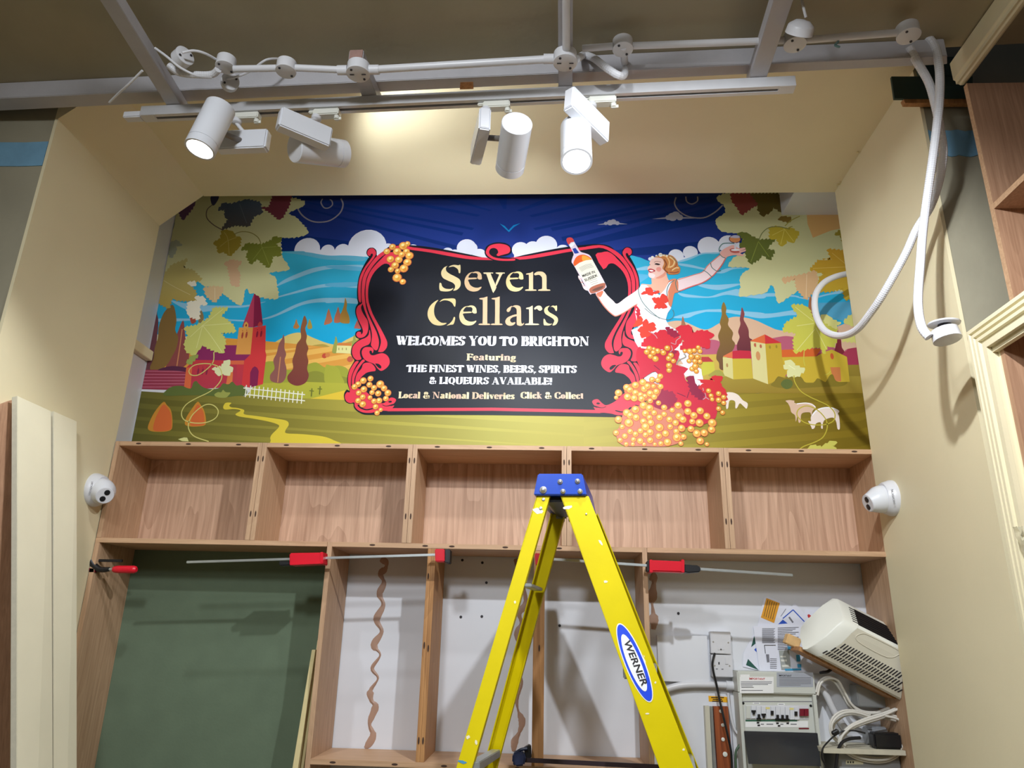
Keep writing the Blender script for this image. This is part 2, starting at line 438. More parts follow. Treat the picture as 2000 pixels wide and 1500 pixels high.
# sea
S_('sea', 'c', '38b0d4-00a4da', 'P', '240,500 555,491 600,493 640,499 672,499 705,501 730,508 800,560 1180,560 1222,504 1246,502 1268,510 1300,514 1322,511 1350,502 1382,494 1412,494 1450,500 1500,505 1760,500 1760,700 240,700')
W1, W2 = '8cc4e2', '5fb2da'
for fr, pts, c in (
 ('C', '1410,930 1480,880 1600,825 1750,770 1900,745 2000,742 2240,738 2240,775 2000,770 1800,800 1600,868 1480,915 1410,945', W1),
 ('C', '1400,1050 1600,990 1800,935 2000,915 2240,925 2240,965 2000,950 1800,965 1600,1012 1400,1060', W1),
 ('C', '1250,1270 1400,1215 1550,1140 1700,1085 1850,1062 2000,1062 2240,1082 2240,1120 2000,1104 1800,1104 1650,1130 1500,1195 1350,1255', W1),
 ('C', '1450,615 1600,606 1750,620 1900,648 2240,655 2240,700 2000,690 1850,680 1650,640 1500,620', '62b0cf'),
 ('C', '370,1080 500,1110 700,1130 900,1135 1100,1130 1300,1095 1100,1150 900,1160 700,1195 540,1180 400,1110', W1),
 ('C', '250,1262 600,1262 1080,1275 1080,1290 800,1272 600,1280 250,1292', W1),
 ('A', '-20,700 200,690 400,690 700,730 690,790 400,780 200,760 -20,720', W2), ('A', '-20,1040 200,1020 600,1015 600,1080 300,1110 -20,1090', W2),
 ('A', '-20,1330 200,1320 400,1315 600,1345 600,1400 300,1390 -20,1420', W1), ('G', '1320,600 1500,620 1700,580 1720,640 1500,650 1330,640', W1),
 ('G', '1320,720 1500,705 1720,725 1720,760 1500,900 1330,960', W2),
 ('I', '690,590 900,520 1100,450 1300,448 1400,458 1300,468 1100,474 900,556 720,606', W1),
 ('I', '700,618 900,640 1100,690 1350,740 1500,700 1640,688 1800,700 1600,716 1400,785 1100,722 900,684 740,655', W1),
 ('I', '1000,955 1300,970 1500,960 1700,950 1700,972 1450,1042 1300,1050 1100,1010', W1),
 ('I', '700,1100 900,1130 1200,1160 1400,1100 1600,1050 1700,1042 2100,1100 2100,1190 1800,1172 1500,1132 1300,1172 1100,1182 800,1165', W1),
 ('I', '620,1500 900,1420 1200,1370 1500,1380 1800,1402 2100,1430 2100,1492 1700,1442 1400,1402 1200,1402 1000,1452 850,1510', W1),
 ('J', '-30,285 200,275 400,300 600,325 800,325 1000,295 1200,270 1200,340 1000,350 850,370 650,386 450,352 200,312 -30,305', W1),
 ('J', '350,118 600,88 860,80 1100,110 1100,125 860,118 600,125 450,110', W1), ('J', '1050,110 1250,135 1500,80 1830,10 1830,60 1500,100 1250,160', W1),
 ('J', '1300,215 1500,195 1830,205 1850,440 1600,400 1350,330', '57a6cc')):
    S_('wave', 's', c, fr, pts)
# hills and fields, left
S_('hill', 'c', 'e6e4c4', 'D', '-200,250 700,280 870,255 1000,192 1130,178 1300,200 1450,165 1600,200 1750,212 1900,160 2000,140 2150,150 2290,235 2290,420 -200,420')
S_('hill', 'c', 'd6c070', 'D', '1380,345 1520,268 1640,250 1760,300 1900,352 2000,362 2100,310 2290,240 2290,450 1380,450')
S_('hill', 'c', 'b39a48', 'D', '1700,385 1850,360 1950,388 2100,340 2290,300 2290,450 1700,450')
S_('field', 'p', 'd9963f-dca04a', 'D', '-200,330 890,300 1290,332 1600,360 1900,392 2290,380 2290,760 -200,760')
for q in ('1290,480 2290,330 2290,372 1290,540', '1290,590 2290,420 2290,462 1290,640', '1290,420 1800,385 1290,452', '1700,660 2290,520 2290,562 1700,700'):
    S_('field', 'p', 'e8b65c', 'D', q)
S_('bush', 's', '9ea23c', 'D', '1270,560 1380,530 1440,560 1500,610 1590,600 1700,560 1790,540 1880,590 2000,570 2090,600 2120,680 2290,740 2290,840 1270,800')
S_('bush', 's', '8a8d38', 'D', '1680,670 1760,625 1850,640 1900,690 2000,670 2100,690 2200,700 2290,770 2290,860 1640,830')
S_('bush', 's', 'a7a93e', 'B', '-40,1250 60,1240 160,1260 230,1330 250,1420 300,1500 300,1600 -40,1600')
for x, y in ((1870, 475), (2245, 515)): disc('bush', 'D', x, y, 26, 'c4503a')
disc('bush', 'B', 440, 1115, 62, 'c05c48'); disc('bush', 'B', 0, 1035, 48, 'd08048')
S_('field', 'p', 'b3b240-a9a83c', 'D', '1200,745 1700,730 2290,750 2290,1000 1000,1000')
S_('field', 'p', 'e2c03c-dcc23e', 'D', '1640,915 2290,760 2290,1000 1640,1000')
# striped ground
def gcol(co):  # print tone, its paler middle partly painting in the brighter light there
    t = (co.x + 1.83) / 3.1; k = [(0, (104, 100, 44)), (.33, (170, 160, 66)), (.5, (188, 182, 86)), (.62, (182, 172, 78)), (.8, (156, 142, 46)), (1, (132, 110, 28))]
    for (a, c0), (b, c1) in zip(k, k[1:]):
        if t <= b: u = max(0, (t - a) / (b - a)); return lin([p * (1 - u) + q * u for p, q in zip(c0, c1)])
    return lin(k[-1][1])
def band(pts_top, pts_bot, mul):
    tp = [at(x, y, Y=YM) for x, y in pts_top]; bt = [at(x, y, Y=YM) for x, y in pts_bot]
    for i in range(len(tp) - 1):
        if i == 0: layer[0] += 0
        addface('ground', [tp[i], tp[i + 1], bt[i + 1], bt[i]], '808080', cf=lambda co: [c * (1 - (1 - mul) * min(1, abs(co.x - .07) / .5)) for c in gcol(co)[:3]] + [1])
xs = [240, 330, 420, 510, 600, 690, 780, 870, 960, 1050, 1140]
gx = lambda t: 773 + 20 * t + 17 * t * t
top0 = [(x, 764 + (x - 240) * .04) for x in xs]
band(top0, [(x, 905) for x in xs], 1.0)
y0s = [(776, 11), (797, 16), (820, 15), (846, 16)]
for ys, h in y0s:
    band([(x, ys + (x - 240) * .062) for x in xs], [(x, ys + h + (x - 240) * .068) for x in xs], .78)
xr = [1140, 1230, 1320, 1410, 1500, 1590, 1680, 1760]
band([(x, 782 - (x - 1140) * .04) for x in xr], [(x, 905) for x in xr], 1.0)
for ys, h in ((788, 10), (812, 13), (840, 15), (868, 18), (898, 22)):
    band([(x, ys - (x - 1140) * .085) for x in xr], [(x, ys + h - (x - 1140) * .088) for x in xr], .84)
S_('path', 's', 'd8c440', 'D', '905,935 880,975 900,1000 990,995 1050,1010 1000,1045 1040,1068 1150,1085 1300,1112 1400,1140 1425,1170 1350,1250 1345,1300 1400,1345 2000,1345 1960,1300 1850,1262 1650,1240 1500,1232 1490,1200 1520,1150 1500,1110 1400,1090 1200,1062 1085,1045 1085,1005 1020,985 960,978 940,960 960,935')
# trees, left
TR = [('6d4048', '190,10 245,110 235,300 215,450 235,600 100,640 100,500 150,320 160,150'), ('8f4b4a', '490,130 512,300 545,420 535,540 440,610 320,600 370,480 382,360 430,260'),
      ('86693a', '320,30 392,-20 424,120 412,220 442,300 422,400 382,480 330,565 240,622 165,602 200,500 212,400 242,300 250,200 280,100'),
      ('8e5a54', '1470,268 1480,330 1478,400 1495,460 1480,520 1498,600 1490,690 1440,742 1350,722 1340,662 1382,600 1370,520 1402,450 1425,360 1455,310'),
      ('8a5a38-7c3c3a', '1675,82 1700,150 1682,210 1698,280 1690,340 1712,400 1698,460 1712,530 1700,600 1716,670 1682,740 1600,768 1525,735 1508,675 1562,600 1556,520 1582,440 1600,360 1640,300 1635,220 1650,150'),
      ('b07a40', '1595,118 1608,160 1625,190 1600,212 1565,200 1580,160'), ('a8903c', '1725,118 1745,170 1748,205 1715,214 1702,190 1712,150'),
      ('b06c4c', '1910,20 1935,90 1945,140 1900,165 1865,170 1885,100'), ('98a050', '1980,285 1998,350 2000,440 1950,445 1965,380'),
      ('a8503f', '575,0 600,60 615,140 570,160 555,80'), ('8f7a50', '665,30 690,90 680,140 640,150 645,90')]
for c, p_ in TR: S_('tree', 's', c, 'D', p_)
for c, p_ in (('b06e50', '20,130 40,220 80,330 70,400 -20,430 -30,300'), ('b06a50', '205,95 235,200 262,290 250,390 130,400 140,280 170,200'), ('a88038', '345,-80 380,40 370,150 420,280 430,400 380,420 250,395 250,250 280,180 320,60'),
              ('b26058', '590,350 640,440 645,520 560,515 520,500')): S_('tree', 's', c, 'B', p_)
S_('tree', 'l', 'c9885e', 'D', '480,215 455,400 425,595', w=2.6); S_('tree', 'l', 'c98a5a', 'D', '1440,485 1425,620 1412,735', w=2.2)
# purple steps, church, bushes, haystacks, fence
S_('church', 'p', '983c50', 'D', '120,612 620,605 620,815 60,800')
for i in range(6): S_('church', 'p', 'c8728a', 'D', '%g,%g %g,%g %g,%g %g,%g' % (115 - i * 6, 622 + i * 31, 520, 626 + i * 30, 520, 632 + i * 30, 113 - i * 6, 628 + i * 31))
S_('church', 's', '5a2c48', 'D', '240,615 380,575 560,600 600,640 400,620')
CH = [('c83c46-b43a50', '520,590 600,515 1090,518 1062,775 560,805 498,785'), ('8a2c60', '548,515 680,372 1012,372 1165,462 1092,522'), ('dc6c44', '520,590 578,588 560,805 498,785'),
      ('d86848', '905,525 1085,520 1082,560 900,560'), ('dc7c48', '940,580 980,600 968,745 908,755'), ('b83c4c', '975,560 1010,560 1015,640 1000,760 975,745'),
      ('dc9c50', '1035,200 1172,198 1147,462 1002,462'), ('d23c40', '1172,198 1297,178 1292,430 1302,470 1268,752 1142,785 1060,768 1088,520 1147,462'),
      ('b23c5c', '1185,-138 1176,197 1066,192'), ('842046', '1185,-138 1238,-112 1268,168 1176,197'), ('822450', '1140,782 1144,640 1165,595 1188,578 1212,592 1228,625 1215,765 1180,775'),
      ('e0a450', '1080,200 1085,160 1106,140 1126,165 1125,200'), ('c04040', '1215,190 1222,160 1240,140 1262,160 1265,180')]
for c, p_ in CH: S_('church', 'p', c, 'D', p_)
for x, y, c in ((1068, 275, 'a44438'), (1108, 270, 'a44438'), (1212, 265, '8a1f38'), (1252, 260, '8a1f38'), (636, 628, '8c2a48'), (680, 630, '8c2a48'), (720, 630, '8c2a48')):
    disc('church', 'D', x, y, 10, c, ry=36, n=8); disc('church', 'D', x + 2, y - 44, 5, c, n=6)
disc('church', 'D', 1105, 178, 8, '80283c', ry=14, n=8)
S_('bush', 's', '5f6e38', 'D', '300,862 340,800 400,772 480,770 530,790 570,790 590,735 620,722 640,745 690,785 760,800 840,790 880,745 930,755 970,728 1010,765 1060,760 1100,790 1115,830 1095,862 1000,868 900,878 700,862 500,862')
S_('bush', 's', '9aa052', 'D', '795,852 830,830 860,832 880,808 905,830 950,835 935,860 905,885 850,885 810,875')
for c, p_ in (('c98a34', '300,925 330,955 368,1000 384,1080 382,1180 350,1208 280,1218 180,1212 145,1175 185,1070 240,985'), ('d26a38', '300,950 340,985 372,1050 378,1150 365,1195 290,1212 200,1200 215,1100 260,1000'),
              ('c98a34', '630,925 665,960 695,1010 712,1090 705,1150 640,1165 560,1165 508,1145 520,1080 570,1000'), ('d26a38', '632,950 665,985 692,1040 698,1120 690,1150 600,1160 560,1145 580,1060 605,990')):
    S_('haystack', 's', c, 'D', p_)
S_('fence', 'p', 'eeeeda', 'D', '1078,785 1680,850 1680,860 1078,795'); S_('fence', 'p', 'eeeeda', 'D', '1090,846 1680,910 1680,920 1090,856')
for i in range(14):
    x = 1108 + i * 42; S_('fence', 'p', 'eeeeda', 'D', '%g,%g %g,%g %g,%g %g,%g' % (x - 5, 760 + i * 5, x + 5, 762 + i * 5, x - 7, 880 + i * 5, x - 16, 878 + i * 5))
for x, y in ((1745, 820), (1825, 800)):
    S_('grave_cross', 'p', '6e7430', 'D', '%g,%g %g,%g %g,%g %g,%g' % (x - 3, y - 28, x + 8, y - 26, x + 2, y + 55, x - 10, y + 52))
    S_('grave_cross', 'p', '6e7430', 'D', '%g,%g %g,%g %g,%g %g,%g' % (x - 22, y - 8, x + 22, y - 4, x + 21, y + 5, x - 23, y + 1))
# small far house on the left of the sign
S_('house', 'p', 'd6b07a', 'D', '60,0 61,0 61,1'); S_('house', 'p', 'e2dc98', 'B', '175,850 460,855 460,1010 165,995'); S_('house', 'p', 'd08040', 'B', '175,848 215,795 470,802 460,858')
for x in (220, 290, 365): S_('house', 'p', '9c9454', 'B', '%g,895 %g,895 %g,940 %g,940' % (x - 8, x + 8, x + 8, x - 8))
S_('tree', 's', '9aa050', 'B', '160,670 180,760 170,980 90,985 110,860 140,760'); S_('tree', 's', '9aa050', 'B', '520,640 550,720 540,860 470,860 490,760')
# hills right
S_('hill', 'c', 'd6b296', 'P', '1290,636 1310,628 1335,628 1376,644 1404,632 1428,620 1452,620 1476,626 1500,637 1521,645 1556,647 1600,650 1640,636 1665,632 1760,640 1760,740 1290,740')
S_('hill', 'c', 'b45c74', 'P', '1370,664 1396,664 1420,672 1460,672 1517,659 1548,658 1620,676 1645,688 1664,680 1760,676 1760,735 1370,735')
S_('hill', 'c', 'a43a52', 'P', '1500,700 1560,692 1645,688 1664,680 1760,676 1760,730 1500,730')
S_('field', 'p', 'c8aa50-b49c40', 'P', '1340,694 1400,692 1420,694 1420,765 1340,768'); S_('field', 'p', '948032-847028', 'P', '1640,713 1760,713 1760,768 1560,768 1560,740')
S_('field', 'p', 'a08c38-947c2c', 'P', '1400,735 1700,735 1700,768 1400,768')
for c, p_ in (('8e7234-6c4a34', '207,188 240,260 236,330 270,400 262,470 322,560 310,640 347,700 310,790 220,840 198,880 208,1012 160,1002 150,930 118,880 130,790 162,700 140,600 175,500 160,440 185,340 180,260'),
              ('8e4a4c-642c36', '430,252 462,330 452,400 482,460 512,530 520,620 562,660 540,790 392,800 370,710 402,620 385,550 412,460 405,400 418,320')): S_('tree', 's', c, 'J', p_)
S_('tree', 's', '7c2a38', 'J', '1600,530 1615,620 1640,650 1650,740 1680,800 1610,850 1560,800 1580,700'); S_('tree', 's', 'a06848', 'J', '1265,100 1290,220 1300,420 1250,420 1240,250'); S_('tree', 's', 'a26c50', 'H', '1382,128 1405,200 1425,270 1365,275 1365,200')
V = [('b2383c', '1640,694 1742,694 1812,762 1640,766', 'H'), ('c2bc44', '1640,766 1815,762 1830,900 1650,965', 'H'),
     ('d0c888', '197,862 315,875 325,1132 205,1080', 'J'), ('c4ae3e', '315,875 545,880 567,1122 325,1132', 'J'), ('d87048', '198,850 315,788 315,877', 'J'), ('c02c40', '315,788 400,778 532,784 547,876 315,880', 'J'),
     ('d6ce92', '535,668 715,694 750,1192 567,1122', 'J'), ('bea034', '715,694 907,688 922,868 977,1060 950,1110 870,1095 830,1160 750,1192', 'J'), ('da6a3c', '528,664 710,583 715,697', 'J'), ('c8323a', '710,583 912,688 715,698', 'J'),
     ('c8ac38', '920,860 1340,852 1430,800 1530,768 1712,858 1746,1162 1550,1165 1450,1165 1360,1122 1300,1172 1200,1172 1150,1100 980,1085', 'J'), ('d2642e', '914,772 1250,755 1402,758 1332,852 920,862', 'J'),
     ('cb7c48', '1508,984 1630,984 1642,1158 1550,1158', 'J'), ('c89458', '590,690 602,690 606,740 582,735', 'J')]
for c, p_, f in V: S_('villa', 'p', c, f, p_)
for x, y, r_, ry, c in ((590, 712, 14, 26, 'b8604a'), (660, 728, 14, 26, 'b8604a'), (628, 845, 28, 62, 'c8905e'), (250, 960, 13, 28, 'b08858'), (772, 738, 12, 24, '98862c'), (852, 732, 12, 24, '98862c'), (1530, 850, 22, 42, 'c85c34')):
    disc('villa', 'J', x, y, r_, c, ry=ry, n=10)
S_('bush', 's', '847428', 'J', '790,1210 830,1150 870,1098 920,1105 960,1115 1000,1075 1060,1085 1110,1080 1160,1110 1200,1165 1260,1175 1310,1170 1350,1120 1400,1140 1450,1165 1500,1085 1540,1075 1570,1140 1620,1165 1720,1165 1650,1215 1400,1225 1000,1245')
S_('bush', 's', '5f6b34', 'J', '905,1190 940,1140 990,1130 1040,1150 1050,1200 1010,1245 950,1245'); S_('bush', 's', 'a09a48', 'J', '20,1090 60,1050 110,1020 160,1020 200,1050 215,1100 120,1110')
SH = (('d8b8a0', 'K', '618,692 680,680 720,684 765,695 755,712 790,735 860,742 950,725 1010,725 1060,745 1110,800 1060,850 1035,930 1010,880 880,900 862,1030 830,1042 812,940 785,1030 772,930 712,880 690,800 655,730'),
      ('ecdcd2', 'K', '985,1022 1030,1020 1030,950 1100,850 1200,805 1330,795 1450,828 1492,865 1470,900 1490,960 1500,1142 1462,1146 1440,1030 1385,965 1260,1000 1225,1060 1222,1142 1195,1132 1190,1045 1115,1060 1090,1130 1050,1150 1028,1100'),
      ('e6d8cc', 'J', '235,1310 300,1290 380,1318 440,1385 500,1425 488,1490 455,1465 405,1425 372,1480 350,1480 345,1400 280,1392 262,1480 238,1480'))
for c, f, p_ in SH: S_('sheep', 's', c, f, p_)
S_('sheep', 'l', 'f6f2f4', 'K', '800,742 950,728 1060,760 1105,800', w=2); S_('sheep', 'l', 'f8f6f8', 'K', '1050,930 1130,845 1250,805 1380,810 1470,850', w=2.4)
# pale leaf masses
S_('pale_leaf', 'J', 'cfce9c', 'C', '420,60 1000,40 1600,95 1672,155 1600,190 1512,236 1590,275 1650,340 1712,430 1560,470 1470,472 1440,485 1450,630 1472,690 1528,782 1400,800 1320,822 1392,862 1402,950 1412,1068 1230,1042 1180,1012 1140,1020 1120,968 1090,990 1080,1060 1052,1135 940,1060 880,1020 790,960 690,940 640,900 520,900 430,990 380,1050 330,1000 240,900 280,600 330,400')
S_('pale_leaf', 'J', 'cfce9c', 'L', '100,60 10,148 90,200 112,310 0,380 -12,432 50,540 200,565 310,590 360,720 400,800 330,850 240,880 145,1000 250,1010 380,1015 432,1040 350,1085 300,1170 312,1280 288,1392 450,1372 640,1342 690,1250 740,1270 762,1350 800,1484 900,1420 1050,1322 1160,1330 1300,1322 1400,1300 1900,1300 1800,900 1750,500 1750,60 900,20')
LV = [('C', 'j', '4e6078-5a5450', '830,205 880,135 960,145 1050,118 1110,100 1240,130 1262,232 1180,262 1132,360 1000,350 868,392 930,300 896,262 898,200'),
      ('C', 'j', '7c3a48', '1260,175 1330,180 1370,60 1545,60 1522,160 1455,280 1430,298 1350,232'), ('C', 'j', '6a4a6c', '440,205 520,140 612,118 590,172 525,255 490,302 458,250'),
      ('C', 's', '3f3f60', '760,70 840,70 800,150 770,150'), ('C', 'j', 'a8963a', '785,522 855,482 872,400 930,400 982,420 1002,460 1052,470 1042,560 1000,600 950,652 890,612 832,622 822,562'),
      ('C', 'j', '7c8434', '1055,592 1110,530 1252,542 1350,500 1372,462 1455,480 1432,520 1382,532 1442,580 1442,650 1362,650 1352,720 1325,768 1240,700 1212,680 1152,732 1108,650 1132,590'),
      ('C', 'j', 'a8ae9c', '328,602 350,520 432,500 478,552 422,552 422,602 375,672'), ('C', 'j', 'd8b490', '890,722 960,690 1062,712 1010,772 1042,822 1030,952 960,932 950,862 930,762'),
      ('C', 'j', 'd8bc90', '692,962 800,950 884,962 870,1012 800,1104 720,1042'), ('C', 'j', 'c2b878-b49c50', '258,892 380,742 532,680 480,772 582,790 672,882 540,922 612,1002 622,1092 420,1082 380,1052 352,1162 238,1102 235,980'),
      ('C', 'j', 'ece6d2', '540,1102 622,1092 652,1152 642,1272 552,1242 528,1200'), ('C', 'j', 'ece6d2', '610,1045 690,1052 720,1130 640,1125'), ('C', 'j', 'ece6d2', '530,910 610,900 615,945 560,940'),
      ('D', 'j', 'ccce74', '505,200 620,182 740,112 790,8 927,10 850,92 900,112 980,182 1002,242 862,250 902,332 880,452 830,440 720,392 680,372 640,422 600,472 520,432 503,350 540,280'),
      ('D', 'j', 'dfe2b2', '770,602 860,582 900,522 952,520 940,570 980,602 932,672 880,652 830,672 800,622'), ('D', 'j', '9aa656', '520,540 570,480 640,470 560,560 545,560'), ('D', 'p', 'd8d890', '440,1290 500,1272 530,1275 545,1312 480,1308'),
      ('L', 'j', '6c7434-5e6a30', '265,572 350,562 400,570 450,612 560,662 762,650 690,722 650,782 752,800 690,922 590,842 560,902 440,972 380,862 370,772 290,742 350,652'),
      ('L', 'j', 'c4b03a', '690,500 780,480 870,512 960,500 1072,570 1032,642 990,702 910,662 900,712 830,742 780,652 690,642'), ('L', 'j', '944a44', '180,60 440,60 520,132 532,202 450,242 320,332 270,242 200,152'),
      ('L', 'j', '6c5e2c', '440,60 800,60 832,182 842,302 740,232 700,292 590,352 530,252 540,182'), ('L', 'j', '8c7234', '790,392 860,352 970,372 950,432 850,412'), ('L', 'j', 'a09030', '1530,592 1600,532 1690,562 1720,760 1640,702 1610,602'),
      ('L', 'p', 'dcae6e', '1170,330 1700,330 1700,500 1480,540 1250,632 1180,452'), ('L', 'j', 'd0a034-c0a434', '1210,1052 1330,922 1500,922 1440,782 1660,802 1760,1012 1860,1402 1670,1438 1640,1290 1450,1332 1280,1322 1350,1132 1422,1102 1300,1072'),
      ('L', 'j', 'dab284', '848,1162 1030,1132 1160,1102 1280,1062 1312,1162 1280,1302 1160,1434 1040,1292 1020,1162 870,1222'),
      ('J', 'j', 'c8c65c-ccc850', '1035,225 1180,228 1250,272 1300,402 1420,382 1582,482 1592,642 1540,742 1472,722 1430,824 1390,742 1290,742 1180,772 1075,812 1060,642 1102,562 930,542 960,452 1132,352 1060,282'),
      ('J', 'j', 'dcd888', '1400,342 1480,352 1540,402 1642,452 1590,472 1580,522 1520,482 1400,402'), ('J', 'j', 'd2cf78', '1670,432 1750,352 1900,345 1900,482 1750,472'), ('J', 'j', 'd2cf78', '1650,662 1750,602 1900,592 1900,682'),
      ('J', 'j', 'dcdca2', '970,902 1040,902 1080,962 1202,1012 1110,1097 980,1092 1000,1012 940,1002'), ('K', 'j', 'ccc860', '970,1475 1050,1412 1200,1442 1300,1382 1350,1342 1462,1372 1380,1422 1450,1475')]
for f, k_, c, p_ in LV: S_('vine_leaf', k_, c, f, p_)
VN = [('C', '1040,140 1110,330', '6c7080'), ('C', '890,420 925,480 940,640', 'c4b464'), ('C', '930,500 1010,470', 'c4b464'), ('C', '925,500 850,560', 'c4b464'), ('C', '1250,540 1330,740', '98a24c'), ('C', '1262,570 1170,690', '98a24c'), ('C', '1262,570 1400,560', '98a24c'),
      ('C', '300,890 400,950 560,1030', 'd0c690'), ('D', '680,180 760,280 870,440', 'e0e29c'), ('D', '680,180 960,160', 'e0e29c'), ('D', '680,180 560,290', 'e0e29c'), ('D', '680,180 620,400', 'e0e29c'), ('D', '680,180 880,20', 'e0e29c'),
      ('L', '540,680 440,950', '8c9a44'), ('L', '540,680 680,880', '8c9a44'), ('L', '880,520 830,720', 'e0d468'), ('L', '880,520 1000,680', 'e0d468'), ('L', '880,520 720,600', 'e0d468'), ('L', '1720,1010 1500,830', 'e0c060'), ('L', '1720,1010 1250,1030', 'e0c060'),
      ('L', '1170,1110 1160,1410', 'ecd0a8'), ('J', '1320,520 1100,780', 'e0de90'), ('J', '1310,450 1100,480', 'e0de90'), ('J', '1330,500 1460,760', 'e0de90'), ('J', '1300,420 1080,250', 'e0de90'), ('J', '1080,1010 1000,960', 'f0f0c8'), ('C', '800,960 800,1080', 'e8d8b4')]
for f, p_, c in VN: S_('leaf_vein', 'l', c, f, p_, w=1.3)
TD = [('D', 'd2cc78', '790,440 785,530 730,600 640,662 570,662 548,620 600,568 720,552 830,580 868,650 850,730 760,820 620,890 520,952 475,1030 500,1100 600,1132 720,1125 810,1080 832,1010 780,957 700,957 600,1032 550,1110 545,1190 600,1262 740,1312', 2.2),
      ('C', '6a5c58', '780,150 725,200 722,280 790,350 880,400', 2.2), ('C', '8a8444', '985,440 1060,415 1150,425 1220,470 1250,530', 2), ('C', '8c8c90', '405,255 400,360 350,470', 1.6),
      ('L', '7c8450', '548,660 590,570 680,500 820,490 940,520', 2), ('L', 'a8a048', '885,480 960,410 1080,350', 2.2), ('L', '8c8c40', '940,525 950,495 985,485', 1.8),
      ('K', 'bcae3c', '755,280 765,380 860,530 1000,622 1150,692 1300,765 1400,862 1422,950 1382,1030 1250,1080 1050,1080 900,1030 805,930 830,830 950,775 1080,810 1200,900 1282,1020 1290,1150 1220,1290 1080,1370 920,1430 845,1480', 2.2),
      ('J', 'c8c050', '1190,780 1185,900 1200,970', 1.8), ('J', 'c8c050', '1440,1080 1490,1060 1510,1030', 1.6)]
for f, c, p_, w_ in TD: S_('tendril', 'l', c, f, p_, w=w_)

# ---- sign panel with its red whiplash frame (left half traced, right half mirrored)
K_ = '141824'
outer = [('P', '968,508 950,505 925,499 900,494 870,488 840,483 803,479 780,478 760,482 748,492 737,500'), ('A', '960,450 950,390 900,345 850,340 800,355 765,400 760,460 790,505 810,530 790,548 700,700 650,810 610,920 585,1060 575,1200 580,1350 598,1420 560,1480'),
         ('B', '540,150 545,240 580,340 620,440 655,530 600,560 550,590 540,660 570,705 620,728 530,800 475,880 455,960 460,1030 500,1100 525,1140'), ('E', '500,190 430,310 390,440 383,560 405,650 432,735 380,710 335,760 318,830 335,920 380,970 440,988 505,985 510,1050 560,1120 640,1170 720,1200 900,1206 1400,1206'), ('P', '870,810.5 968.5,811')]
half = []
for f, p_ in outer: half += P3(f, p_)
full = half + [Vector((2 * XCM - v.x, v.y, v.z)) for v in half[::-1]]
addface('sign_panel', crom(full, True, 2), K_)
REDS = [('A', '930,400 900,362 860,352 810,370 780,410 775,460 800,495 830,500 842,472 868,455 885,475 875,515 830,580 740,700 670,820 622,950 600,1100 600,1300 620,1395 648,1405 652,1300 648,1150 660,1000 700,870 760,740 850,620 920,520 948,450'),
        ('B', '690,20 640,50 592,85 562,150 562,230 600,350 660,470 690,560 680,615 650,635 655,602 620,580 582,592 560,640 590,690 650,704 730,670 782,590 797,480 782,370 720,270 672,180 655,100'),
        ('B', '820,542 802,640 740,700 640,742 552,802 492,880 477,980 502,1070 560,1130 620,1132 660,1110 640,1050 632,970 662,900 730,860 802,830 842,760 842,650'),
        ('B', '888,985 872,998 862,960 832,950 817,980 842,1030 900,1042 1000,1012 1080,1002 1160,1042 1207,1120 1207,1210 1150,1290 1050,1346 980,1302 920,1222 860,1190 800,1170 720,1120 672,1030 672,950 722,890 800,880 862,892 897,935'),
        ('E', '550,162 482,250 427,350 402,460 402,580 432,700 455,700 455,580 470,450 510,340 560,240 608,165'), ('E', '690,125 620,200 550,300 500,400 477,500 477,620 518,620 525,510 560,400 610,300 680,200 728,152'),
        ('E', '690,220 740,190 820,188 880,220 932,290 932,345 860,358 770,380 700,430 650,480 580,600 542,600 547,500 580,400 662,300')]
for f, p_ in REDS: S_('sign_frame', 's', 'e23a50', f, p_, 2)
r2 = P3('A', '1650,330 1400,300 1250,330 1090,410 980,490 880,600 800,710 730,830 685,950 668,1080 664,1250 670,1400') + P3('B', '692,60 722,160 770,290 820,430 855,560 868,680 852,800 850,850 900,920 940,945 975,930 1000,850 1000,740 960,600 890,450 820,300 762,150 738,20') + P3('A', '735,1400 722,1250 732,1080 764,920 822,800 902,680 1010,560 1115,475 1250,390 1400,352 1650,385')
r3 = P3('A', '1458,492 1350,444 1230,428 1120,490 1050,560 950,660 850,780 790,900 755,1020 742,1150 742,1300 755,1420') + P3('B', '762,30 792,150 850,290 920,430 990,580 1040,740 1030,850 990,960 1000,978 1080,975 1150,900 1168,820 1150,740 1060,560 970,400 880,230 820,60') + P3('A', '800,1380 790,1250 800,1100 840,950 920,810 1020,712 1110,655 1200,670 1290,768')
r4 = P3('P', '803,483 840,487.5 880,494 920,501 960,504 985,503 985,508.5 960,508.5 920,507 880,501 840,493.5 803,488.5')
r2 = crom(r2, True, 2); r3 = crom(r3, True, 2)
for r_ in (r2, r3): addface('sign_frame', r_, 'e23a50'); addface('sign_frame', r_, 'e23a50', mirror=True)
addface('sign_frame', crom(r4, False, 3), 'e23a50'); addface('sign_frame', crom(r4, False, 3), 'e23a50', mirror=True)
S_('sign_frame', 's', K_, 'B', '930,1205 1000,1212 1048,1258 1040,1298 1000,1290 960,1250', 2)
S_('sign_frame', 's', 'e23a50', 'E', '455,690 430,765 385,762 345,810 340,880 380,950 450,975 522,965 532,1040 590,1110 700,1160 850,1166 950,1142 1100,1125 1195,1128 1260,1080 1302,1020 1230,1035 1290,990 1336,925 1310,882 1230,870 1150,940 1060,980 900,900 760,760 600,690', 2)
S_('sign_frame', 's', K_, 'E', '585,1018 640,1080 760,1118 880,1092 880,1072 760,1094 665,1058 615,1010', 2)
S_('sign_frame', 's', K_, 'E', '1185,950 1215,930 1250,935 1250,960 1210,968', 2)
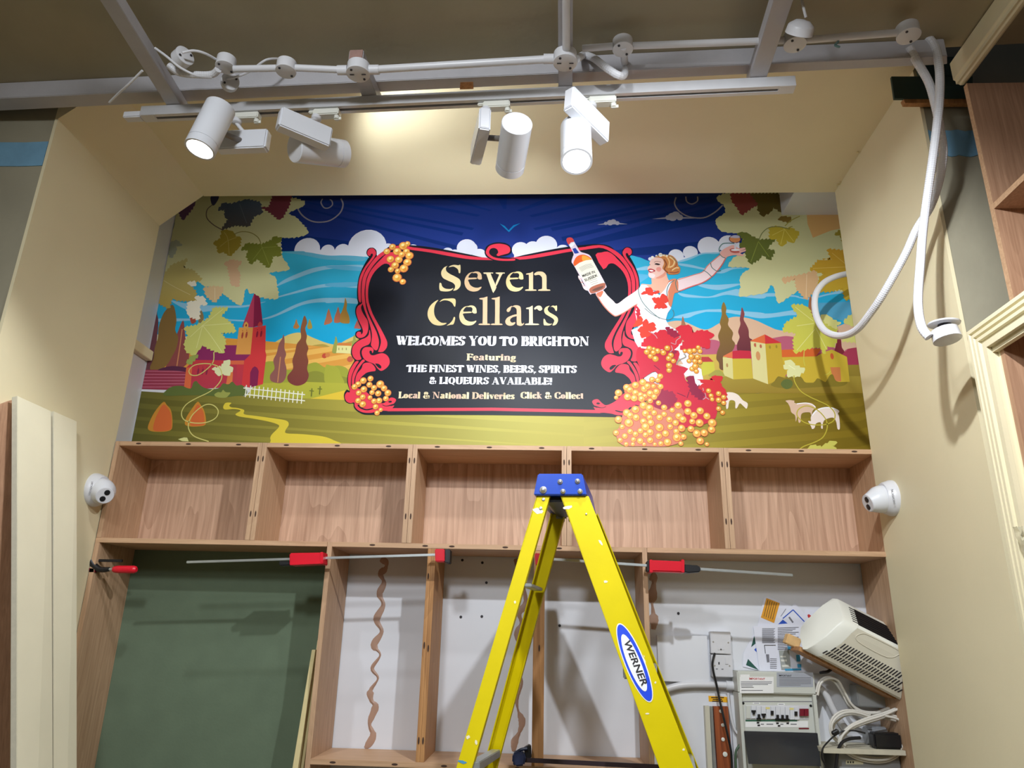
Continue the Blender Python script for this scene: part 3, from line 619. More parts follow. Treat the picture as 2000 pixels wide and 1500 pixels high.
S_('sign_frame', 's', K_, 'E', '1075,1005 1150,1028 1290,990 1300,1012 1150,1040 1070,1015', 2)
S_('sign_frame', 'p', 'e23a50', 'P', '759,797.5 968.5,796.5 968.5,802.5 757,803.5', 2)
S_('sign_frame', 's', K_, 'R', '98,455 96,425 112,395 150,376 190,370 240,376 272,395 285,425 275,450 240,465 200,470 300,480 330,495 180,500 120,480')
S_('sign_frame', 's', 'e23a50', 'R', '106,450 110,418 135,392 185,380 235,385 265,400 274,425 262,445 230,455 205,462 190,466 178,458 190,440 180,418 158,410 135,418 126,440 140,462 175,478 240,486 300,484 300,498 200,498 140,482')
# ---- the big lettering, traced letter by letter
TAN = ('e4d2a0', 'dcbc94', 'ecdcb4', 'e8d298', 'd8b490', 'e0c49c')
def glyph(polys, dx=0, dy=0, col='e4d2a0', part='sign_lettering'):
    for q in polys.split('|'):
        ps = ' '.join('%g,%g' % (float(a.split(',')[0]) + dx, float(a.split(',')[1]) + dy) for a in q.split())
        S_(part, 's', col, 'T', ps)
G_S = '375,150 400,130 450,118 500,124 528,122 528,218 508,222 500,185 478,160 440,141 400,145|362,132 320,150 285,195 280,245 305,290 360,320 430,352 458,385 456,420 435,452 480,445 522,405 533,350 515,305 460,270 390,235 348,200 340,165 350,142|258,358 280,360 288,390 310,415 345,430 400,432 437,420 415,448 370,463 300,462 258,442'
G_e = '700,212 650,222 605,265 582,330 592,395 630,445 690,465 750,458 792,428 802,402 760,415 710,412 662,385 638,340 636,310 738,301 728,284 638,285 645,252 668,228|685,225 720,205 770,210 800,240 808,285 804,305 772,308 748,288 755,250 735,226'
G_v = '835,218 948,218 948,232 925,240 990,388 994,420 968,465 946,465 870,250 855,238 835,232|995,218 1100,218 1100,232 1072,242 1010,370 992,395 990,352 1030,255 1022,240 995,232'
G_n = '1388,232 1440,222 1472,208 1475,230 1475,420 1486,437 1510,440 1510,455 1380,455 1380,440 1408,435 1420,420 1420,262 1410,245 1388,245|1490,232 1535,206 1600,210 1640,245 1650,290 1650,418 1662,436 1690,440 1690,455 1550,455 1550,440 1582,432 1592,415 1592,300 1580,268 1550,248 1500,254'
G_C = '240,575 190,600 130,660 102,740 115,820 168,885 245,908 310,900 350,875 285,872 225,830 192,770 186,700 200,640 222,602|258,600 300,565 360,558 460,562 462,655 446,655 420,612 370,585 310,580|455,798 460,820 440,888 400,898 352,908 390,880 425,840 442,800'
G_l = '780,552 830,545 878,532 880,555 878,860 887,880 908,885 908,900 775,900 775,885 805,880 818,862 820,592 810,572 780,565'
G_a = '1198,652 1150,680 1130,712 1148,732 1175,716 1188,680|1190,668 1235,645 1290,650 1316,690 1320,855 1335,885 1356,872 1350,895 1320,912 1282,906 1262,880 1262,720 1250,682 1222,664|1262,762 1200,776 1140,806 1113,850 1125,890 1165,910 1210,905 1240,882 1238,864 1200,870 1176,848 1182,820 1215,797 1262,784'
G_r = '1388,678 1430,668 1465,650 1470,670 1472,860 1482,880 1540,885 1540,900 1380,900 1380,885 1408,880 1422,862 1422,712 1412,694 1388,692|1490,682 1528,652 1570,652 1592,680 1590,702 1565,716 1540,705 1525,690 1497,700'
G_s = '1690,650 1640,668 1618,710 1635,755 1690,790 1738,822 1750,852 1728,904 1772,895 1798,850 1790,802 1740,765 1688,735 1665,702 1672,672|1700,668 1730,648 1760,653 1785,650 1785,712 1768,715 1752,684 1722,664|1612,825 1628,828 1650,868 1690,885 1722,884 1690,905 1640,905 1614,897'
glyph(G_S, col=TAN[0]); glyph(G_e, col=TAN[1]); glyph(G_v, col=TAN[2]); glyph(G_e, 540, 0, TAN[3]); glyph(G_n, col=TAN[5])
glyph(G_C, col=TAN[3]); glyph(G_e, -68, 442, TAN[0]); glyph(G_l, col=TAN[4]); glyph(G_l, 160, 0, TAN[4]); glyph(G_a, col=TAN[4]); glyph(G_r, col=TAN[2]); glyph(G_s, col=TAN[0])
# ---- small fat-face lettering: skeleton strokes drawn with a broad pen (thick uprights, thin cross strokes)
# each glyph: advance | strokes  ('p' straight, 's' smooth, 't' thin straight, 'f' serif bar centred x,y,halfwidth, 'o' ellipse cx,cy,rx,ry)
GL = {
 'W': '1.22|p .2,1 .42,.05|t .42,0 .68,.95|p .62,1 .84,.05|t .84,0 1.08,.95|f .2,1,.2|f 1.08,1,.12', 'E': '.74|p .2,0 .2,1|t .2,.97 .66,.97|t .2,.5 .55,.5|t .2,.03 .68,.03|p .62,.97 .66,.78|p .62,.03 .68,.24|p .55,.6 .55,.4|f .2,1,.2|f .2,0,.2',
 'L': '.7|p .2,0 .2,1|t .2,.03 .64,.03|p .6,.03 .66,.26|f .2,1,.2|f .2,0,.2', 'C': '.84|s .74,.7 .66,.93 .44,.98 .2,.8 .16,.5 .2,.2 .44,.02 .66,.07 .76,.3', 'O': '.92|o .44,.5,.3,.47',
 'M': '1.2|t .16,0 .16,.95|p .2,1 .58,.1|t .58,.05 .92,.95|p .98,0 .98,1|f .16,0,.12|f .98,0,.2|f .12,1,.12|f 1.0,1,.18', 'S': '.72|s .6,.74 .54,.93 .34,.97 .17,.8 .22,.62 .46,.45 .54,.25 .38,.04 .16,.08 .08,.3',
 'Y': '.95|p .2,1 .46,.45|t .78,1 .48,.45|p .47,0 .47,.5|f .2,1,.2|f .78,1,.13|f .47,0,.2', 'U': '.95|s .2,1 .2,.3 .34,.03 .58,.03 .74,.3 .74,1|f .2,1,.2|f .74,1,.13', 'T': '.86|p .42,0 .42,1|t .06,.97 .78,.97|p .08,.97 .05,.74|p .76,.97 .79,.74|f .42,0,.2',
 'B': '.82|p .2,0 .2,1|s .2,.97 .5,.97 .6,.76 .5,.54 .2,.52|s .2,.52 .54,.5 .66,.27 .52,.03 .2,.03|f .12,1,.12|f .12,0,.12', 'R': '.88|p .2,0 .2,1|s .2,.97 .5,.97 .6,.74 .5,.5 .2,.5|p .42,.5 .7,.02|f .12,1,.12|f .2,0,.2|f .74,0,.13',
 'I': '.46|p .22,0 .22,1|f .22,1,.2|f .22,0,.2', 'G': '.92|s .74,.72 .64,.93 .44,.98 .2,.8 .16,.5 .2,.2 .44,.02 .66,.08|p .7,.05 .7,.42|f .7,.44,.18', 'H': '1.0|p .2,0 .2,1|p .76,0 .76,1|t .2,.5 .76,.5|f .2,1,.2|f .2,0,.2|f .76,1,.2|f .76,0,.2',
 'N': '1.0|t .16,0 .16,.95|p .2,1 .74,.05|t .8,.02 .8,1|f .16,0,.13|f .14,1,.16|f .8,1,.13', 'F': '.7|p .2,0 .2,1|t .2,.97 .64,.97|t .2,.5 .52,.5|p .6,.97 .64,.76|p .52,.6 .52,.4|f .2,1,.2|f .2,0,.2', 'P': '.78|p .2,0 .2,1|s .2,.97 .52,.97 .62,.73 .5,.47 .2,.47|f .14,1,.14|f .2,0,.2',
 'Q': '.92|o .44,.5,.3,.47|p .42,.1 .74,-.16', 'A': '.96|t .14,0 .44,.98|p .44,1 .76,0|t .24,.3 .62,.3|f .14,0,.13|f .76,0,.18', 'V': '.94|p .2,1 .48,.02|t .48,0 .78,1|f .2,1,.2|f .78,1,.13', 'D': '.92|p .2,0 .2,1|s .2,.97 .5,.97 .74,.75 .76,.5 .74,.25 .5,.03 .2,.03|f .12,1,.12|f .12,0,.12',
 '&': '.9|s .8,.45 .6,.1 .34,.0 .14,.2 .24,.46 .48,.64 .5,.88 .34,.98 .22,.84 .3,.6 .56,.25 .84,.04', ',': '.34|p .16,.14 .16,0|t .18,.04 .08,-.2', '!': '.4|p .2,.34 .2,1|o .2,.08,.04,.04', ' ': '.36|', '.': '.3|o .14,.08,.04,.04',
 'a': '.66|s .16,.5 .28,.66 .44,.6 .46,.4|p .46,.02 .46,.5|s .46,.38 .2,.3 .14,.14 .24,.02 .42,.12|f .54,.02,.1', 'c': '.58|s .48,.48 .38,.64 .2,.58 .14,.34 .2,.08 .36,.02 .5,.16', 'e': '.62|s .2,.36 .48,.38 .46,.56 .32,.66 .16,.54 .14,.3 .2,.08 .36,.02 .52,.14',
 'g': '.62|o .28,.42,.14,.22|t .4,.58 .56,.66|s .2,.2 .12,.1 .3,.02 .48,-.08 .36,-.24 .14,-.2 .1,-.08 .24,.02', 'i': '.38|p .18,0 .18,.64|o .18,.84,.05,.05|f .12,.64,.12|f .18,0,.16', 'k': '.72|p .18,0 .18,1|t .24,.3 .52,.62|p .3,.4 .54,.02|f .12,1,.12|f .18,0,.16|f .58,0,.1|f .52,.64,.12',
 'l': '.38|p .18,0 .18,1|f .12,1,.12|f .18,0,.16', 'n': '.74|p .18,0 .18,.62|s .2,.5 .36,.66 .5,.6 .54,.4|p .54,0 .54,.44|f .12,.64,.12|f .18,0,.16|f .54,0,.16', 'o': '.64|o .3,.33,.18,.3', 'r': '.56|p .18,0 .18,.62|s .2,.46 .34,.64 .46,.6|o .46,.54,.03,.05|f .12,.64,.12|f .18,0,.16',
 's': '.52|s .42,.5 .34,.64 .18,.6 .16,.46 .38,.24 .34,.04 .16,.04 .1,.18', 't': '.44|p .2,.06 .2,.86|t .04,.62 .38,.62|t .2,.04 .38,.06', 'u': '.74|s .18,.64 .18,.16 .3,.02 .48,.14|p .54,0 .54,.64|f .12,.64,.12|f .5,.64,.1|f .6,0,.1', 'v': '.64|p .16,.64 .34,.02|t .34,0 .54,.64|f .16,.64,.15|f .52,.64,.1'}
def pen(part, text, pL, pR, ch, col, tk=.34, tn=.085):
    """lay text between two points of the mural; ch = cap height in metres"""
    adv = [float(GL[c].split('|')[0]) for c in text]; W = sum(adv); k = (pR - pL).length / W; ux = (pR - pL).normalized(); x = 0
    uz = Vector((0, 0, 1)); wfun = lambda d: tn + (tk - tn) * abs(d.z) ** 1.6
    for i, c in enumerate(text):
        for st in GL[c].split('|')[1:]:
            if not st: continue
            kind, body = st.split(' ', 1)
            cc = col[(i * 7 + len(text)) % len(col)]
            to = lambda a, b_: pL + ux * ((x + a) * k) + uz * (b_ * ch)
            if kind == 'f':
                a, b_, h = map(float, body.split(',')); s_ = .04
                addface(part, [to(a - h, b_ - s_), to(a + h, b_ - s_), to(a + h, b_ + s_), to(a - h, b_ + s_)], cc); continue
            if kind == 'o':
                a, b_, rx, ry = map(float, body.split(','))
                pts = [to(a + rx * math.cos(2 * PI * j / 18), b_ + ry * math.sin(2 * PI * j / 18) * .96) for j in range(19)]
            else:
                pts = [to(*map(float, q.split(','))) for q in body.split()]
                if kind == 's': pts = crom(pts, False, 4)
            L, R = [], []
            for j, q in enumerate(pts):
                d = (pts[min(j + 1, len(pts) - 1)] - pts[max(j - 1, 0)]).normalized()
                if kind == 'o': d = (pts[(j + 1) % 18] - pts[(j - 1) % 18]).normalized()
                n = Vector((-d.z, 0, d.x)); h = (tn if kind == 't' else wfun(d)) * ch / 2
                if kind == 'o' and (rx < .1): h = tk * ch * .3
                if kind in 'pt': n = Vector((1, 0, 0)) if abs(d.z) > .35 else n
                L.append(q + n * h); R.append(q - n * h)
            bm = PARTS.setdefault(part, (bmesh.new(), part))[0]
            cl = bm.loops.layers.float_color.get('print') or bm.loops.layers.float_color.new('print')
            layer[0] += .12; y = YM - layer[0] * LSTEP; cv = lin(hexc(cc))
            vl = [bm.verts.new((v.x, y, v.z)) for v in L]; vr = [bm.verts.new((v.x, y, v.z)) for v in R]
            for j in range(len(pts) - 1):
                f = bm.faces.new((vl[j], vl[j + 1], vr[j + 1], vr[j])); f.normal_update()
                if f.normal.y > 0: f.normal_flip()
                for lp in f.loops: lp[cl] = cv
        x += adv[i]
def line(text, x0, x1, yt, yb, cols, **k):
    a = at(x0, yb, Y=YM); b_ = at(x1, yb, Y=YM); t_ = at((x0 + x1) / 2, yt, Y=YM); m_ = at((x0 + x1) / 2, yb, Y=YM)
    z = m_.z; a.z = b_.z = z; a.y = b_.y = YM
    pen('sign_lettering', text, a, b_, t_.z - m_.z, cols, **k)
WH = ('eef0ff',); TN = ('e0cca4', 'd8bca0', 'e8dcb8', 'd4b4a0', 'e2d0a8')
line('WELCOMES YOU TO BRIGHTON', 773, 1151.5, 657.6, 675, WH)
line('Featuring', 911, 1008.5, 691.6, 704, TN)
line('THE FINEST WINES, BEERS, SPIRITS', 794, 1126.5, 714, 727.6, WH)
line('& LIQUEURS AVAILABLE!', 838.4, 1079, 737.6, 750.6, WH)
line('Local & National Deliveries', 778, 1005, 766.6, 778.8, TN)
line('Click & Collect', 1016.4, 1140, 766.6, 778.8, TN)

# ---- the figure with bottle and glass
SK, SKD = 'f0d8dc', 'e07a60'
S_('printed_figure', 's', SK, 'G', '862,1030 900,985 980,978 1050,1060 1140,1145 1212,1198 1350,1100 1500,1000 1560,950 1620,915 1600,1050 1560,1200 1480,1240 1350,1330 1200,1400 1140,1385 1050,1300 950,1180 885,1085')
S_('printed_figure', 'l', 'd8826c', 'G', '870,1035 950,1175 1050,1298 1150,1385 1210,1395 1350,1325 1480,1238 1560,1195', w=2.2); S_('printed_figure', 's', 'e2785c', 'G', '880,1010 960,985 985,1010 940,1090 900,1070')
S_('printed_figure', 's', SK, 'G', '578,740 612,760 642,850 702,930 760,985 700,978 660,942 636,880 606,820 582,785')
for q in ('590,790 630,800', '615,850 655,850', '650,910 690,905'): S_('printed_figure', 'l', 'b8604c', 'G', q, w=1)
BT = [('s', 'd8c8d8', '385,160 400,130 450,120 490,140 512,190 560,270 612,350 690,378 765,412 830,520 1022,880 1020,945 930,1002 800,1036 750,1012 520,600 470,520 488,440 500,382 440,270 402,210'), ('s', 'e0602a', '508,505 556,430 650,398 740,425 800,482 700,495 600,532 522,585 500,550'),
      ('s', 'f0a040', '640,420 700,420 760,455 780,480 700,490 650,505'), ('p', 'e8e4d4', '518,590 600,530 700,492 805,480 1002,860 900,882 800,922 758,962'), ('s', 'a86450', '758,962 800,922 900,882 1002,860 1022,900 1000,952 900,1002 800,1032 765,1005'),
      ('s', '6c4c44', '800,985 850,950 930,920 990,910 960,950 880,985'), ('s', 'd04848', '385,162 400,130 450,120 490,140 508,190 460,200 425,238 402,210'), ('p', '24409c', '482,305 532,290 592,370 540,385 515,380'), ('s', 'e8e8f4', '440,240 500,200 520,230 460,280')]
for k_, c, p_ in BT: S_('printed_bottle', k_, c, 'G', p_)
for y in range(5): S_('printed_bottle', 'l', 'a8a49c', 'G', '%g,%g %g,%g %g,%g' % (590 + y * 10, 620 + y * 14, 690 + y * 6, 570 + y * 14, 790 + y * 10, 545 + y * 14), w=.9)
for a, b_, c, d in ((740, 835, 880, 790), (770, 860, 890, 820), (790, 890, 900, 850)): S_('printed_bottle', 'l', '908c88', 'G', '%g,%g %g,%g' % (a, b_, c, d), w=1)
S_('printed_figure', 's', SK, 'I', '690,890 800,852 950,812 1100,762 1180,662 1280,572 1388,482 1440,420 1500,400 1490,520 1422,642 1332,762 1240,852 1100,942 900,1012 700,1088 640,1002')
S_('printed_figure', 'l', 'dc8878', 'I', '700,892 950,815 1100,765 1180,665 1280,575 1390,485', w=2); S_('printed_figure', 'l', 'd4706c', 'I', '700,1085 900,1008 1100,938 1240,848 1330,758 1420,640 1485,520', w=2.6)
S_('printed_figure', 's', 'e8b0a8', 'I', '1380,472 1430,402 1530,348 1600,328 1642,350 1690,380 1782,368 1792,390 1712,425 1800,400 1792,430 1712,460 1772,490 1742,506 1620,492 1520,512 1452,542')
S_('printed_figure', 's', 'c0625c', 'I', '1540,400 1600,380 1680,420 1700,450 1620,460 1560,440')
disc('printed_glass', 'I', 1625, 230, 98, '5c3c5c', ry=74, n=20); disc('printed_glass', 'I', 1625, 232, 86, 'd8905c', ry=60, n=20); S_('printed_glass', 's', 'c0c0d8', 'I', '1548,200 1600,170 1680,172 1705,205 1650,215 1590,210')
S_('printed_glass', 'p', 'd8d8e4', 'I', '1615,290 1640,290 1642,400 1618,400'); disc('printed_glass', 'I', 1632, 408, 72, 'eeeef4', ry=18)
S_('printed_figure', 's', 'ecb49c', 'I', '275,860 400,870 500,790 530,860 560,905 640,900 690,890 690,1080 640,1120 560,1300 480,1300 400,1100 280,1060 200,1000 100,1000 110,960 200,965 270,960')
S_('printed_figure', 's', 'd88464', 'I', '560,900 690,890 700,1085 640,1120 600,1300 560,1380 530,1300 545,1120 520,1020')
S_('dress', 'p', 'e8e6f2', 'P', '1243,572 1252,557 1262,557 1272,566 1288,577 1298,566 1306,552 1313,549 1304,571 1303,585 1306,596 1311,602 1304,612 1300,625 1306,636 1322,646 1330,668 1350,700 1372,735 1376,760 1352,745 1340,720 1320,690 1290,700 1262,684 1246,678 1240,668 1233,645 1246,640 1240,610 1245,594')
S_('dress', 'l', 'b8b4c8', 'P', '1262,640 1280,655 1300,650', w=1.2); S_('dress', 'l', '5c7a74', 'I', '62,1000 60,1100 120,1250 250,1400 400,1520', w=1.6); S_('dress', 'l', '5c7a74', 'H', '850,20 950,100 1080,160 1180,180 1240,150 1258,90 1240,40', w=1.3)
S_('printed_figure', 's', 'ecc4b8', 'I', '268,560 340,520 470,530 522,620 520,760 482,832 400,872 300,872 238,852 215,802 226,762 204,722 214,682 242,652 236,622')
S_('printed_figure', 's', 'e49a84', 'I', '400,830 470,780 515,700 520,760 482,832 400,872 330,866'); S_('printed_figure', 's', 'e8988c', 'I', '350,700 400,685 430,720 400,760 355,745'); S_('printed_figure', 's', 'f2dcdc', 'I', '225,790 290,790 330,820 300,862 240,850')
S_('printed_figure', 's', 'b82838', 'I', '215,728 262,712 332,745 282,772 238,772'); S_('printed_figure', 's', 'f8f0f0', 'I', '228,738 270,732 305,748 262,760')
S_('printed_figure', 's', '3c2c30', 'I', '318,640 350,622 412,640 380,655'); S_('printed_figure', 'l', '7c4438', 'I', '312,612 350,592 420,605', w=1); S_('printed_figure', 'l', '8c4c40', 'I', '240,640 252,655', w=1)
S_('hair', 's', 'c88048', 'I', '330,528 400,482 500,482 602,500 682,582 702,662 736,702 722,782 650,806 560,806 520,782 478,742 446,702 472,622 445,552 382,532')
for c, p_, w_ in (('e8bc80', '400,500 500,510 560,600 540,700', 3), ('8c4c30', '470,560 510,640 480,720 540,780', 3), ('ecc890', '560,520 640,580 620,660 560,690', 3.4), ('a45c3c', '620,540 680,620 640,700 580,730', 2.4), ('ecc890', '600,740 660,700 715,700', 3), ('94503c', '560,770 640,780 715,760', 2.6)):
    S_('hair', 'l', c, 'I', p_, w=w_)
for x, y, r_ in ((285, 528, 26), (415, 488, 34), (350, 505, 18), (470, 490, 16), (520, 500, 18)): disc('hair', 'I', x, y, r_, 'f0ece4')
S_('hair', 'l', '7c8468', 'I', '330,520 400,490 480,485 560,500 640,560 680,620', w=1.4)
for q in ('1375,440 1370,380 1420,310 1500,295 1620,300', '1372,470 1420,520 1470,540', '1232,620 1250,690 1330,750 1400,740', '1110,735 1180,780 1250,850', '640,900 560,960 520,1060 525,1160', '680,880 660,950 690,1060 740,1080'): S_('tendril', 'l', '4c7c78', 'I', q, w=1.7)
RL = [('I', 'e04438', '92,1122 170,1080 180,1020 272,1030 292,1090 402,1080 380,1112 310,1120 272,1152 200,1122'), ('I', 'e04438', '278,1190 400,1190 460,1118 532,1190 540,1252 480,1270 522,1352 430,1352 308,1352 350,1290 300,1242'),
      ('H', 'c82840', '760,568 860,560 1000,600 1150,600 1300,560 1340,640 1300,780 1330,822 1462,860 1400,932 1440,1042 1600,1112 1750,1272 1852,1352 1782,1600 1200,1700 950,1600 900,1350 1050,1100 1000,900 800,1000 782,860 730,700'),
      ('H', '982040', '1150,280 1300,352 1342,402 1260,440 1300,600 1240,700 1180,600 1170,392'), ('H', '8c1c40', '1440,980 1530,950 1600,1110 1700,1250 1640,1300 1500,1200'), ('H', '982444', '1050,1150 1250,1200 1300,1300 1180,1420 1000,1450 980,1300'),
      ('H', 'd22c3c', '800,545 862,440 920,380 1022,360 1082,320 1152,330 1162,380 1252,440 1342,420 1380,442 1332,520 1230,612 1100,592 950,562'), ('H', 'd02c3c', '1290,290 1382,260 1482,262 1512,302 1500,382 1600,332 1742,342 1822,402 1752,442 1762,502 1742,582 1640,552 1540,572 1400,602 1340,592 1402,482 1352,402'),
      ('H', 'e84a34', '690,280 740,190 750,140 800,130 822,190 802,250 740,272'), ('H', 'e04234', '748,322 822,270 830,200 880,170 902,230 982,222 1002,322 940,342 922,402 860,422 800,432 790,362'),
      ('H', 'cc2c34', '1560,982 1702,990 1822,1042 1780,972 1852,960 1942,982 1902,1042 1922,1102 1982,1182 1992,1302 1852,1302 1752,1250 1602,1112 1682,1072'), ('H', 'c82c3c', '1700,1250 1860,1330 1800,1450 1690,1500 1620,1400'), ('G', 'c83040', '1540,1240 1580,1330 1560,1450 1530,1400')]
for f, c, p_ in RL: S_('red_vine_leaf', 'j' if c != 'c82840' else 's', c, f, p_)
S_('dress', 'p', 'eceaf4', 'H', '1330,805 1500,785 1640,870 1652,985 1560,1000 1630,1045 1590,1105 1555,1060 1535,960 1480,960 1420,975 1395,935 1460,862'); S_('dress', 'p', 'eceaf4', 'H', '790,548 880,560 885,585 800,575'); S_('dress', 'p', 'eceaf4', 'H', '1260,600 1335,535 1345,620 1400,660 1350,680 1320,610')
for q in ('905,340 960,370 1000,400 1025,440', '1350,425 1290,470 1280,520 1215,500', '1220,540 1235,600 1200,630', '1660,1130 1670,1170', '1690,1200 1700,1260 1660,1290', '1700,1260 1745,1290'): S_('vine_stem', 'l', 'b8a8b0', 'H', q, w=1.3)
for q in ('980,815 1060,880', '1440,1270 1470,1180', '1300,1200 1420,1250'): S_('vine_stem', 'l', '7c1c3c', 'H', q, w=1.8)
S_('vine_stem', 'l', '9c9488', 'H', '1395,650 1420,700 1320,750 1295,810', w=3)
def grapes(fr, txt, dark='c8663c', mid='eab050', hi='f8e49c'):
    s = FR[fr][2]
    for i, q in enumerate(txt.split()):
        x, y, r_ = map(float, q.split(','))
        disc('printed_grapes', fr, x, y, r_, dark, n=12); disc('printed_grapes', fr, x - r_ * .04, y - r_ * .04, r_ * .84, mid, n=12)
        disc('printed_grapes', fr, x + r_ * .15, y + r_ * .2, r_ * .42, 'd89038' if i % 3 else 'd8a040', n=9); disc('printed_grapes', fr, x - r_ * .12, y - r_ * .22, r_ * .36, hi, n=8)
        layer[0] -= 2.4
grapes('A', '1560,270,60 1480,310,90 1270,330,70 1160,420,70 1360,420,85 1540,420,70 1600,500,85 1450,480,70 1230,570,80 1390,580,80 1560,630,85 1320,690,80 1240,770,65 1370,800,60 1490,750,90 1360,930,95 1470,1010,65')
grapes('E', '700,540,70 600,610,65 530,660,65 840,500,62 820,620,62 710,710,70 910,680,62 1030,610,80 1105,690,65 870,770,55 990,790,65 1140,890,60 1180,780,70 610,780,60 690,860,62 600,930,62 690,1000,70 830,870,50 1010,930,65 910,940,60 940,1050,60 970,1170,55 1040,1110,45')
grapes('H', '975,590,35 915,580,45 880,630,45 1030,615,45 970,640,45 930,690,42 1000,725,50 1110,640,45 1165,575,45 1215,675,45 1185,720,45 1250,755,40 1190,885,42 1190,820,48 1410,615,35 1480,620,48 1595,565,35 1540,610,40 1620,620,38 1500,695,45 1585,700,42 1470,755,38 1550,760,42 1620,765,38 1510,865,40 1555,830,48 1570,900,38 1740,1170,40 1775,1240,38 1880,1210,42 1790,1290,35 1950,1260,40 1880,1300,45 1950,1340,38 1880,1420,40 1935,1475,38', 'b06028', 'e0a03c')
S_('printed_grapes', 's', 'cc7c64', 'N', '300,900 600,780 900,860 1100,800 1200,900 1100,1100 1180,1300 950,1400 600,1400 300,1390 200,1300 180,1180 250,1080'); S_('printed_grapes', 's', 'cc7448', 'N', '320,500 580,420 850,500 780,680 560,720 400,690 320,640')
grapes('N', '340,520,60 470,485,60 385,555,55 580,440,58 470,600,58 350,660,60 450,680,58 215,600,58 180,670,35 600,540,58 720,400,48 840,350,48 805,410,45 650,500,55 740,500,40 845,505,48 545,630,50 610,650,45 780,580,50 690,610,60 560,690,55 750,660,50 690,720,45 815,750,42 590,790,65 470,850,65 680,830,65 900,820,50 620,910,60 750,900,50 340,900,65 390,940,60 480,970,60 900,920,48 830,970,55 680,970,50 215,1000,60 370,1050,75 590,1030,60 700,1050,60 980,1000,55 830,1120,70 620,1110,70 270,1110,45 390,1180,50 545,1170,50 690,1190,60 180,1200,50 310,1250,50 470,1220,50 620,1230,50 920,1210,60 820,1250,55 240,1310,45 540,1320,55 690,1310,55 440,1300,45 950,1340,65 330,1370,40 850,1360,45 430,1370,36 600,1372,34 760,1372,34 1020,860,45 1110,790,60 1255,760,60 1255,880,60 1120,950,60 1180,1000,60 1070,1050,55 990,1110,50 1160,1130,60 1080,1180,50 1090,1270,70 1190,1260,50 1150,1360,40 1345,940,60 1440,870,60 1540,950,58 1320,1030,50 1430,1050,65 1620,1050,68 1610,1150,60 1300,1140,55 1390,1210,65 1500,1200,60 1440,1320,60 1540,1370,35')

mural = thing('wall_mural', 'wide printed landscape mural with black and red shop sign above the shelves', 'mural', (XCM, YM, 2.31))
bm = BM(); box(bm, -1.828, 1.34, YM + .0005, YM + .002, 2.302, 3.74)
finish('backing_film', bm, WHITEW, mural)
for nm, (bm, _) in PARTS.items():
    finish(nm, bm, PRINT, mural)
print('mural layers', layer[0])
def text_mesh(name, s, origin, ux, uy, h, mat, parent, bold=0.0, shear=0, align='LEFT', depth=0, sx=1.0):
    """flat lettering: origin = baseline start, ux = writing direction, uy = up; h = cap height"""
    cu = bpy.data.curves.new(name, 'FONT'); cu.body = s; cu.size = h / .72; cu.offset = bold * h; cu.shear = shear; cu.align_x = align; cu.extrude = depth; cu.resolution_u = 3
    to = bpy.data.objects.new(name, cu); COL.objects.link(to)
    dg = bpy.context.evaluated_depsgraph_get(); me = bpy.data.meshes.new_from_object(to.evaluated_get(dg))
    bpy.data.objects.remove(to)
    ux = Vector(ux).normalized(); uy = Vector(uy).normalized(); un = ux.cross(uy)
    loc = wl(parent); M4 = Matrix((ux * sx, uy, un)).transposed().to_4x4(); M4.translation = Vector(origin) - loc
    me.transform(M4); me.materials.append(mat); me.name = name
    return link(name, me, parent)
INK = paint('black_ink', (34, 30, 34), .5, .02); INKG = paint('grey_ink', (120, 120, 128), .5, .02); INKR = paint('red_ink', (196, 50, 50), .5, .02)
for s_, a, b_ in (('MADE IN', (650, 762), (852, 690)), ('SUSSEX', (690, 832), (895, 745))):
    p0 = at(1060 + a[0] / 8.3333, 450 + a[1] / 8.3333, Y=YM - layer[0] * LSTEP - .0004); p1 = at(1060 + b_[0] / 8.3333, 450 + b_[1] / 8.3333, Y=YM - layer[0] * LSTEP - .0004)
    d = (p1 - p0); d.y = 0; up = Vector((-d.z, 0, d.x)).normalized()
    o = text_mesh('bottle_lettering', s_, p0, d, up, .0135, INK, mural, bold=.02)
    wd = max(v.co.dot(d.normalized()) for v in o.data.vertices) - min(v.co.dot(d.normalized()) for v in o.data.vertices)
    k = d.length / wd; org = p0 - wl(mural)
    for v in o.data.vertices:
        q = v.co - org; t = q.dot(d.normalized()); v.co = org + q + d.normalized() * t * (k - 1)
# ---------------------------------------------------------------- built-in oak shelving at the back
D0, DB = 2.780, 3.034
Sx = [-1.732, -1.132, -.532, .068, .668, 1.252]
ZT, ZM = 2.300, 1.919
def slot_mesh(w, h):
    bm = BM(); n = 10
    a = [bm.verts.new((w / 2 * math.cos(2 * PI * i / n), 0, h / 2 * math.sin(2 * PI * i / n))) for i in range(n)]
    b = [bm.verts.new((v.co.x, .0012, v.co.z)) for v in a]
    bm.faces.new(a); bm.faces.new(b[::-1])
    for i in range(n): bm.faces.new((a[i], b[i], b[(i + 1) % n], a[(i + 1) % n]))
    bmesh.ops.recalc_face_normals(bm, faces=bm.faces)
    me = bpy.data.meshes.new('joint_slot'); bm.to_mesh(me); bm.free(); me.materials.append(SLOT); return me
SLH, SLV = slot_mesh(.022, .007), slot_mesh(.006, .024)
def slots(parent, pts):
    for x, z, me in pts:
        o = link('joint_slot', me, parent, Vector((x, D0 - .0008, z)) - wl(parent))
ORD = ('leftmost', 'second from left', 'middle', 'second from right', 'rightmost')
WHAT = ('beside the left dome camera', 'above the leftmost red clamp', 'directly left of the blue ladder cap', 'directly right of the blue ladder cap', 'beside the right dome camera')
